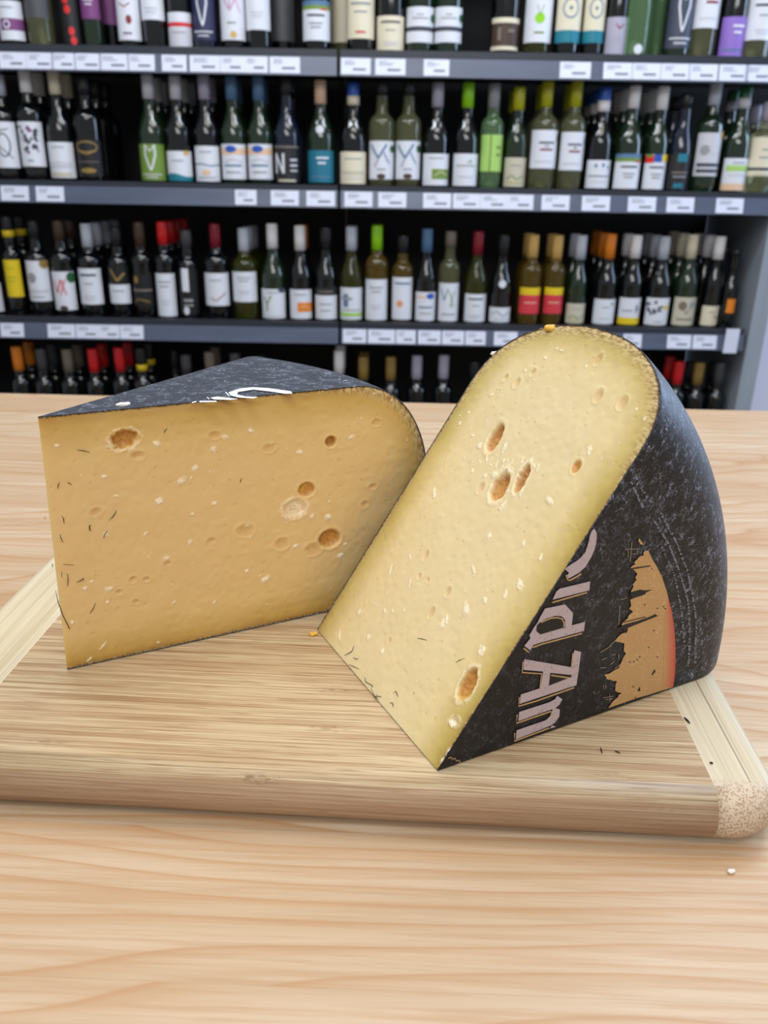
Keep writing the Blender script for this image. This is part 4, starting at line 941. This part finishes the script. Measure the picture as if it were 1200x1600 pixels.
# rows: (x of label centre, cap top y, cap bottom y, label top y, label bottom y, shape, glass, cap colour, label colour, art, rear bottles, words, options)
R2 = [
 (12,117,150,190,262,'D','dark','silver','white','scribble',0,'bottle with dark brush scribble on white label',{}),
 (53,108,145,190,260,'D','dark','white','white','floral',1,'bottle with black floral white label and speckled cap',{}),
 (100,110,148,222,278,'B','dark','cream','white','chateau',1,'dark bottle with cream cap and white estate label',{}),
 (143,120,150,218,275,'D','black','dark','black','goldart',2,'black bottle with gold ornament on black label',{}),
 (241,117,155,225,283,'B','deepgreen','lgrey','green','figure',2,'bottle with white figure on green label',{}),
 (283,119,156,236,287,'B','dark','lgrey','white','tealwave',2,'bottle with teal wave under white label',{}),
 (326,118,156,228,284,'B','dark','lilac','white','blueline',1,'bottle with blue line across white label',{}),
 (367,120,156,225,280,'B','deepgreen','steel','white','oval',1,'blue-capped bottle with blue oval, left of two twins',{}),
 (408,120,158,225,280,'B','deepgreen','steel','white','oval',1,'blue-capped bottle with blue oval, right of two twins',{}),
 (450,122,150,228,285,'B','navy','dark','dark','N',1,'bottle with large white N on dark label',{}),
 (502,126,163,235,285,'B','deepgreen','peach','teal','tealtext',0,'bottle with teal label and round white neck seal',{'dot': 203}),
 (552,130,165,237,292,'B','dark','cream','cream','stack',0,'bottle with blue and cream cap and cream label',{'band': ('cream', .022), 'cap2': 'blue'}),
 (596,128,150,220,280,'D','pale','dark','white','yblue',0,'pale bottle with blue letter strokes, left of two twins',{}),
 (637,128,150,220,280,'D','pale','dark','white','yblue',0,'pale bottle with blue letter strokes, right of two twins',{}),
 (680,130,168,240,296,'B','dark','lilac','white','olive',0,'lilac-capped dark bottle with olive block on label',{}),
 (726,130,169,240,292,'B','dark','lime','white','leaf',0,'dark bottle with lime green cap and small leaf label',{}),
 (767,131,170,210,268,'D','green','grey','ltgreen','boxes',0,'clear green bottle with light green label',{}),
 (803,137,173,246,293,'B','deepgreen','olive','beige','grass',1,'dark green mustard-capped bottle',{}),
 (848,128,168,203,263,'D','pale','olive','white','house',1,'clear bottle with yellow cap, left of two twins',{}),
 (892,128,168,206,266,'D','pale','olive','white','house',1,'clear bottle with yellow cap, right of two twins',{}),
 (932,137,175,250,298,'B','dark','white','white','dots3',2,'bottle with blue and white cap and arched label',{'band': ('white', .026), 'cap2': 'blue'}),
 (977,135,170,240,300,'B','deepgreen','white','white','land',2,'white-capped bottle with green landscape on label',{}),
 (1020,136,172,241,301,'B','deepgreen','white','white','landcolor',2,'white-capped bottle with multicoloured strip on label',{}),
 (1057,148,170,240,300,'T','navy','dark','dark','bluebits',1,'slim dark bottle with turquoise patches on label',{}),
 (1103,128,165,207,275,'D','deepgreen','silver','lgrey','etch',0,'dark green bottle with etched grey label and gold medal',{}),
 (1144,136,170,247,300,'B','deepgreen','lgrey','white','pinkbase',1,'bottle with green-and-white cap and pink-based label',{'band': ('lgrey', .024), 'cap2': 'dgreen'}),
 (1188,160,190,214,275,'D','pale','lilac','cream','creambar',1,'clear bottle with dark-barred cream label',{}),
]
R3 = [
 (-6,350,385,443,488,'D','dark','dark','lgrey','plain',0,'bottle cut by the left frame edge, grey label',{}),
 (24,338,370,407,465,'D','dark','yellow','yellow','yellow',1,'dark bottle with big yellow label',{'band': ('yellow', .018), 'cap2': 'dark'}),
 (64,345,372,408,471,'D','dark','dark','white','ball',0,'bottle with grey ball and gold medal on white label',{}),
 (104,345,375,425,485,'D','dark','brown','white','vx',1,'bottle with red letter strokes on white label',{}),
 (145,350,387,420,476,'D','dark','silver','white','plain2',3,'silver-capped dark bottle with wide white label',{}),
 (189,355,385,415,475,'D','dark','dark','black','lowgold',0,'bottle with low white label under gold mark',{}),
 (226,347,385,430,480,'D','black','brown','black','darkgold',0,'black bottle with faint gold print on black label',{}),
 (262,347,382,428,495,'D','dark','red','white','plain',3,'bright red capped dark bottle with tall white label',{}),
 (297,360,385,420,492,'D','dark','dgrey','black','strips',0,'dark bottle with narrow white label strips',{}),
 (341,350,387,427,478,'D','dark','dred','white','swoosh',0,'dark red capped bottle with swoosh on white label',{}),
 (384,357,395,425,472,'D','olive','silver','white','plain',2,'olive bottle with silver cap and white label',{}),
 (429,350,388,452,506,'B','deepgreen','white','white','ygreen',0,'white-capped bottle with green letter Y label',{}),
 (471,353,391,453,505,'B','dark','white','white','orangeblock',1,'white-capped bottle with orange block on label',{'rearcap': 'orange'}),
 (510,355,390,450,504,'B','dark','dark','white','topband',0,'black-capped bottle with dark band over white label',{}),
 (549,355,391,450,503,'B','olive','silver','white','cross',1,'silver-capped olive bottle with grey cross label',{}),
 (588,353,393,437,507,'D','amber','lime','white','plain',1,'golden bottle with lime green cap',{}),
 (628,368,395,434,500,'D','amber','dark','white','flower',0,'golden bottle with orange flower on white label',{}),
 (664,358,394,457,508,'B','dark','steel','white','ovalR',0,'steel-blue capped bottle with blue oval on label',{}),
 (700,362,385,443,503,'D','pale','taupe','white','greenlet',0,'clear greenish bottle with green letters on label',{}),
 (741,362,398,460,514,'B','olive','dred','white','plain2',0,'maroon-capped bottle with plain white label',{}),
 (779,367,400,481,517,'B','dark','dark','white','swirl',0,'dark bottle with round white neck seal and low label',{'dot': 443}),
 (826,367,405,450,491,'D','amber','gold','yellow','redyellow',1,'gold-capped bottle with red label, left of two twins',{}),
 (863,368,407,450,491,'D','amber','gold','yellow','redyellow',1,'gold-capped bottle with red label, right of two twins',{}),
 (897,368,405,475,507,'B','deepgreen','silver','beige','grass',1,'dark green bottle with silver cap and small pale label',{}),
 (941,366,404,468,513,'B','dark','orange','white','bird',2,'dark bottle with bright orange cap',{}),
 (980,368,403,466,518,'B','dark','white','white','yellowbase',1,'white-capped bottle with yellow-based label',{}),
 (1023,370,405,466,516,'B','dark','silver','white','floralyellow',2,'bottle with black and yellow flowers on white label',{}),
 (1065,367,404,465,517,'B','deepgreen','cream','beige','etch2',2,'cream-capped bottle with etched beige label',{}),
 (1105,370,405,479,521,'B','dark','white','cream','cream2',2,'white-capped bottle with low cream label',{}),
 (1136,390,400,468,490,'B','dark','dark','orange','none',1,'dark bottle with small yellow badge, by the end panel',{'half': .012}),
]
R1 = [
 (20,0,62,'D','dark','white','purpleblock','bottle with purple block on white label'),
 (60,-60,27,'D','pale','dgrey','none','bottle with plain charcoal label'),
 (112,-10,66,'D','black','black','redspots','black bottle with red spots'),
 (143,-55,28,'D','deepgreen','plum','plain','dark green bottle with plum purple label'),
 (173,-20,38,'D','black','plum','none','black bottle with dark purple label'),
 (203,-20,62,'D','black','white','seal','bottle with red wax seal on white label'),
 (240,-50,30,'D','dark','white','plain2','dark bottle with white label, right of the red seal bottle'),
 (283,18,74,'D','dark','white','redband','bottle with red band across white label'),
 (320,-20,62,'B','navy','navy','figure','bottle with white figure on navy label'),
 (365,-10,62,'D','dark','white','ypink','bottle with pink letter strokes on white label'),
 (404,-30,46,'D','dark','white','plain','bottle with clean white label left of a stock gap'),
 (441,-10,64,'T','black','dgrey','none','slim black bottle in shadow'),
 (495,0,63,'D','dark','white','land','bottle with landscape label standing alone left of the divider'),
 (539,-10,66,'D','pale','cream','none','pale bottle with cream label just right of the divider'),
 (564,-20,60,'D','dark','cream','creamtext','bottle with large dark lettering on cream label'),
 (610,24,78,'B','dark','cream','plain2','bottle with low square cream label'),
 (656,10,66,'D','deepgreen','white','darkband','bottle with grey band on white label, left of two twins'),
 (700,10,66,'D','deepgreen','white','darkband','bottle with grey band on white label, right of two twins'),
 (788,27,78,'D','brown_','brown','brownbands','stout dark bottle with brown and cream banded label'),
 (840,-20,66,'D','olive','white','greenspot','yellowish bottle with green spot on white label'),
 (887,-10,66,'D','dark','cream','tealring','bottle with teal ring on cream label, left of two twins'),
 (927,-10,66,'D','dark','cream','tealring','bottle with teal ring on cream label, right of two twins'),
 (961,25,86,'B','dark','lilac','vred','bottle with small red bird mark on lilac grey label'),
 (1000,0,0,'D','green',None,'none','clear green bottle with round white mark near its base'),
 (1034,0,0,'D','green',None,'none','clear green bottle with bare glass'),
 (1060,-20,75,'D','deepgreen','slate','figure','bottle with white figure on slate label'),
 (1102,-40,43,'D','pale','white','house','clear bottle with high white label'),
 (1142,25,88,'B','dark','purple','tealtext2','bottle with bright lilac purple label'),
 (1185,-5,62,'D','pale','white','plain2','clear bottle with grey lettered white label at right end'),
]
R4 = [ # cap x, top, bottom, colour, rear, words
 (25,542,580,'orange',1,'orange-gold capped bottle top',None), (63,545,578,'dgrey',1,'grey capped bottle top beside the orange one',None), (104,546,580,'taupe',1,'taupe capped bottle top left of the red caps',None),
 (144,545,582,'red',1,'red capped bottle top, left of two',None), (185,543,580,'red',1,'red capped bottle top, right of two',None), (219,543,578,'dark',1,'bottle top with yellow neck ring',('yellow', .018)),
 (272,546,575,'dark',0,'black bottle top above the flat-lying wedge',None), (290,555,580,'dgrey',0,'dim grey capped bottle top over the wedge',None), (327,550,580,'taupe',1,'dim taupe capped bottle top over the wedge',None), (367,552,580,'dgrey',0,'grey capped bottle top near the wedge crest',None), (407,555,580,'dark',0,'black bottle top behind the wedge crest',None),
 (530,548,583,'white',1,'white capped bottle top rising over the black rind',None), (568,558,592,'dgold',1,'dull gold capped bottle top',None), (611,558,595,'dgold',0,'dull gold capped bottle top, nearer the gap between wedges',None),
 (652,556,595,'lilac',0,'lilac capped bottle top, left of two',None), (694,555,595,'lilac',0,'lilac capped bottle top, right of two',None), (742,565,595,'dark',0,'black bottle top beside the tilted wedge',None),
 (1062,565,600,'red',1,'red capped bottle top right of the tilted wedge',None), (1080,566,600,'dark',0,'black bottle top right of the red one',None), (1094,567,600,'dgold',0,'dull gold bottle top near the end panel',None), (1117,567,600,'dark',0,'black bottle top, second from the end panel',None), (1127,567,600,'dgrey',0,'dark grey bottle top beside the end panel',None)]
RAD = 0.0362
C['brown_'] = C['brown']
DY0 = SY + 0.058
names = {1: 'top row', 2: 'second row', 3: 'third row', 4: 'lowest row'}
allb = {1: [], 2: [], 3: []}
REAR = {1: 'beige'}
def rears(src, n, x, yb_, zb, words, row, rearcap=None, hcap=None):
    for k in range(n):
        yy = yb_ + 0.082 * (k + 1)
        lab = {0: f'bottle right behind the {words}', 1: f'third in file behind the {words}', 2: f'last in file behind the {words}'}[k] + f', {names[row]}'
        w = lab.split()
        c = dup_bottle(src, (x + rt.uniform(-.0004, .0004), yy, zb), ' '.join(w), f'rear bottles in the {names[row]}')
        if rearcap and k == 0:
            for ch in c.children:
                if ch.name.startswith('capsule'):
                    ch.data = ch.data.copy(); ch.data.materials.clear(); ch.data.materials.append(capm(rearcap))
for row, data in ((2, R2), (3, R3)):
    zs = Z_rows[row] 
    zb = zs - 0.002
    for (xl, ct_, cb_, lt, lb, kind, gk, cap, colr, ak, nr, words, opt) in data:
        yb_ = DY0 if row == 2 else DY0 + 0.012
        lm = ony(xl, (lt + lb) / 2, yb_ - RAD); x = lm.x * (yb_ / (yb_ - RAD)) if abs(xl - 600) > 1 else lm.x
        x = ony(xl, (lt + lb) / 2, yb_).x
        xc = lambda y: xl + (xl - 585) * ((y - (lt + lb) / 2) / -3300.0) * 1.0
        h = ony(xc(ct_), ct_, yb_).z - zb; hc = ony(xc(cb_), cb_, yb_).z - zb
        l1 = ony(xl, lt, yb_ - RAD).z - zb; l0 = ony(xl, lb, yb_ - RAD).z - zb
        l0 = max(l0, 0.010)
        band = opt.get('band'); capc = opt.get('cap2', cap)
        dot = None
        if 'dot' in opt: dot = (ony(xc(opt['dot']), opt['dot'], yb_ - .02).z - zb, 0.011)
        xs = [q[0] for q in data if q[0] != xl]; rad = min(0.0365, (min(abs(q - xl) for q in xs)) / 2 / 580.0 - 0.0008)
        half = opt.get('half', rad * 1.19)
        b = make_bottle('wine_bottle', x, yb_, zb, kind, h, rad, gk, capc, h - hc, (l0, l1, colr, ak, half), words + f', {names[row]}', f'wine bottles in the {names[row]}', band, dot)
        allb[row].append((xl, words)); rears(b, nr, x, yb_, zb, words, row, opt.get('rearcap'))
glass_extra = None
REAR1 = {173: .078, 441: .078, 539: .078, 1034: .078}
for (xl, lt, lb, kind, gk, colr, ak, words) in R1:
    zb = Z_rows[1] - 0.002; yb_ = DY0 + REAR1.get(xl, 0)
    rad = 0.0365 if xl in REAR1 else min(0.0365, min(abs(q[0] - xl) for q in R1 if q[0] != xl and q[0] not in REAR1) / 2 / 580.0 - 0.0008)
    if gk == 'brown_': gk = 'dark'
    x = ony(xl, max(5, (max(lt, 0) + lb) / 2), yb_).x; h = 0.305 + rt.uniform(-.008, .008)
    lab = None
    if colr:
        l1 = ony(xl, lt, yb_ - RAD).z - zb; l0 = max(ony(xl, lb, yb_ - RAD).z - zb, .008)
        lab = (l0, l1, colr, 'tealtext' if ak == 'tealtext2' else ak, rad * 1.19)
    b = make_bottle('wine_bottle', x, yb_, zb, kind, h, rad, gk, rt.choice(['silver', 'dark', 'dred', 'cream']), 0.055, lab, words + ', top row', 'wine bottles in the top row')
    if words.endswith('near its base'):
        V, Fs = wrapmesh(discp(0, 0.026, .011, .011), rad + .001); fromdata('round_mark', V, Fs, cm('white'), b)
    allb[1].append((xl, words))
for (xc_, t0, t1, cap, nr, words, band) in R4:
    zb = Z_rows[4] - 0.002; yb_ = DY0 + {272: .078, 1117: .078, 1080: .078}.get(xc_, 0)
    p = ony(xc_, t0, yb_); h = p.z - zb; hc = ony(xc_, t1, yb_).z - zb
    b = make_bottle('wine_bottle', p.x, yb_, zb, 'D', h, 0.0305, 'dark', cap, h - hc, (0.05, 0.13, rt.choice(['white', 'cream']), 'plain', .036), words + ', lowest row', 'wine bottles in the lowest row', band)
    rears(b, nr, p.x - .0, yb_, zb, words, 4)

# price tags, each named after the bottle above it
seen = {}
for (ri, px, x, w) in PT:
    row = {1: 1, 2: 2, 3: 3}[ri]
    near = min(allb[row], key=lambda q: abs(q[0] - px))
    z = Z_rows[ri] - 0.0305
    lab = 'white price tag under the ' + near[1]
    k = (row, near[1]); seen[k] = seen.get(k, 0) + 1
    if seen[k] > 1: lab = ('neighbour of the tag under the ' + near[1])
    V, Fs, mi = [], [], []
    tilt = 0.008 / 0.043; hh = 0.0185; lift = 0.0012
    def P(u, v, l): return (u, -v * 0 + (-0.0102 + v * tilt) - l, v)
    def quad(u0, u1, v0, v1, l, m):
        b = len(V); V.extend([P(u0, v0, l), P(u1, v0, l), P(u1, v1, l), P(u0, v1, l)]); Fs.append([b, b+1, b+2, b+3]); mi.append(m)
    quad(-w/2, w/2, -hh, hh, lift, 0)
    b = len(V); V.extend([P(-w/2, -hh, 0.0), P(w/2, -hh, 0.0), P(w/2, hh, 0.0), P(-w/2, hh, 0.0)]); f0 = b - 4
    for i in range(4): Fs.append([b + i, b + (i+1) % 4, f0 + (i+1) % 4, f0 + i]); mi.append(0)
    for j in range(3): quad(-w*.38, -w*.38 + w*rt.uniform(.25, .5), hh*(.62 - j*.22), hh*(.70 - j*.22), lift + .0003, 1)
    quad(-w*.1, w*.34, -hh*.52, -hh*.22, lift + .0003, 1)
    o = fromdata('price_tag', V, Fs, [M_tag, M_ink], None, False, mi); o.location = (x, SY, z + 0.0005)
    tag(o, lab + ('' if row != 1 else ''), 'price tag', {1: 'price tags on the upper rail', 2: 'price tags on the middle rail', 3: 'price tags on the lower rail'}[ri])
# upright shelf-talker hanging at the right end of the lower rail
p = ony(1143, 533, SY - 0.02)
o = box('hanging_tag', -0.019, 0.019, -0.0008, 0.0008, -0.034, 0.034, M_tag, None); o.location = (p.x, SY - 0.019, p.z)
tag(o, 'upright white tag at the right end of the lower rail', 'price tag')
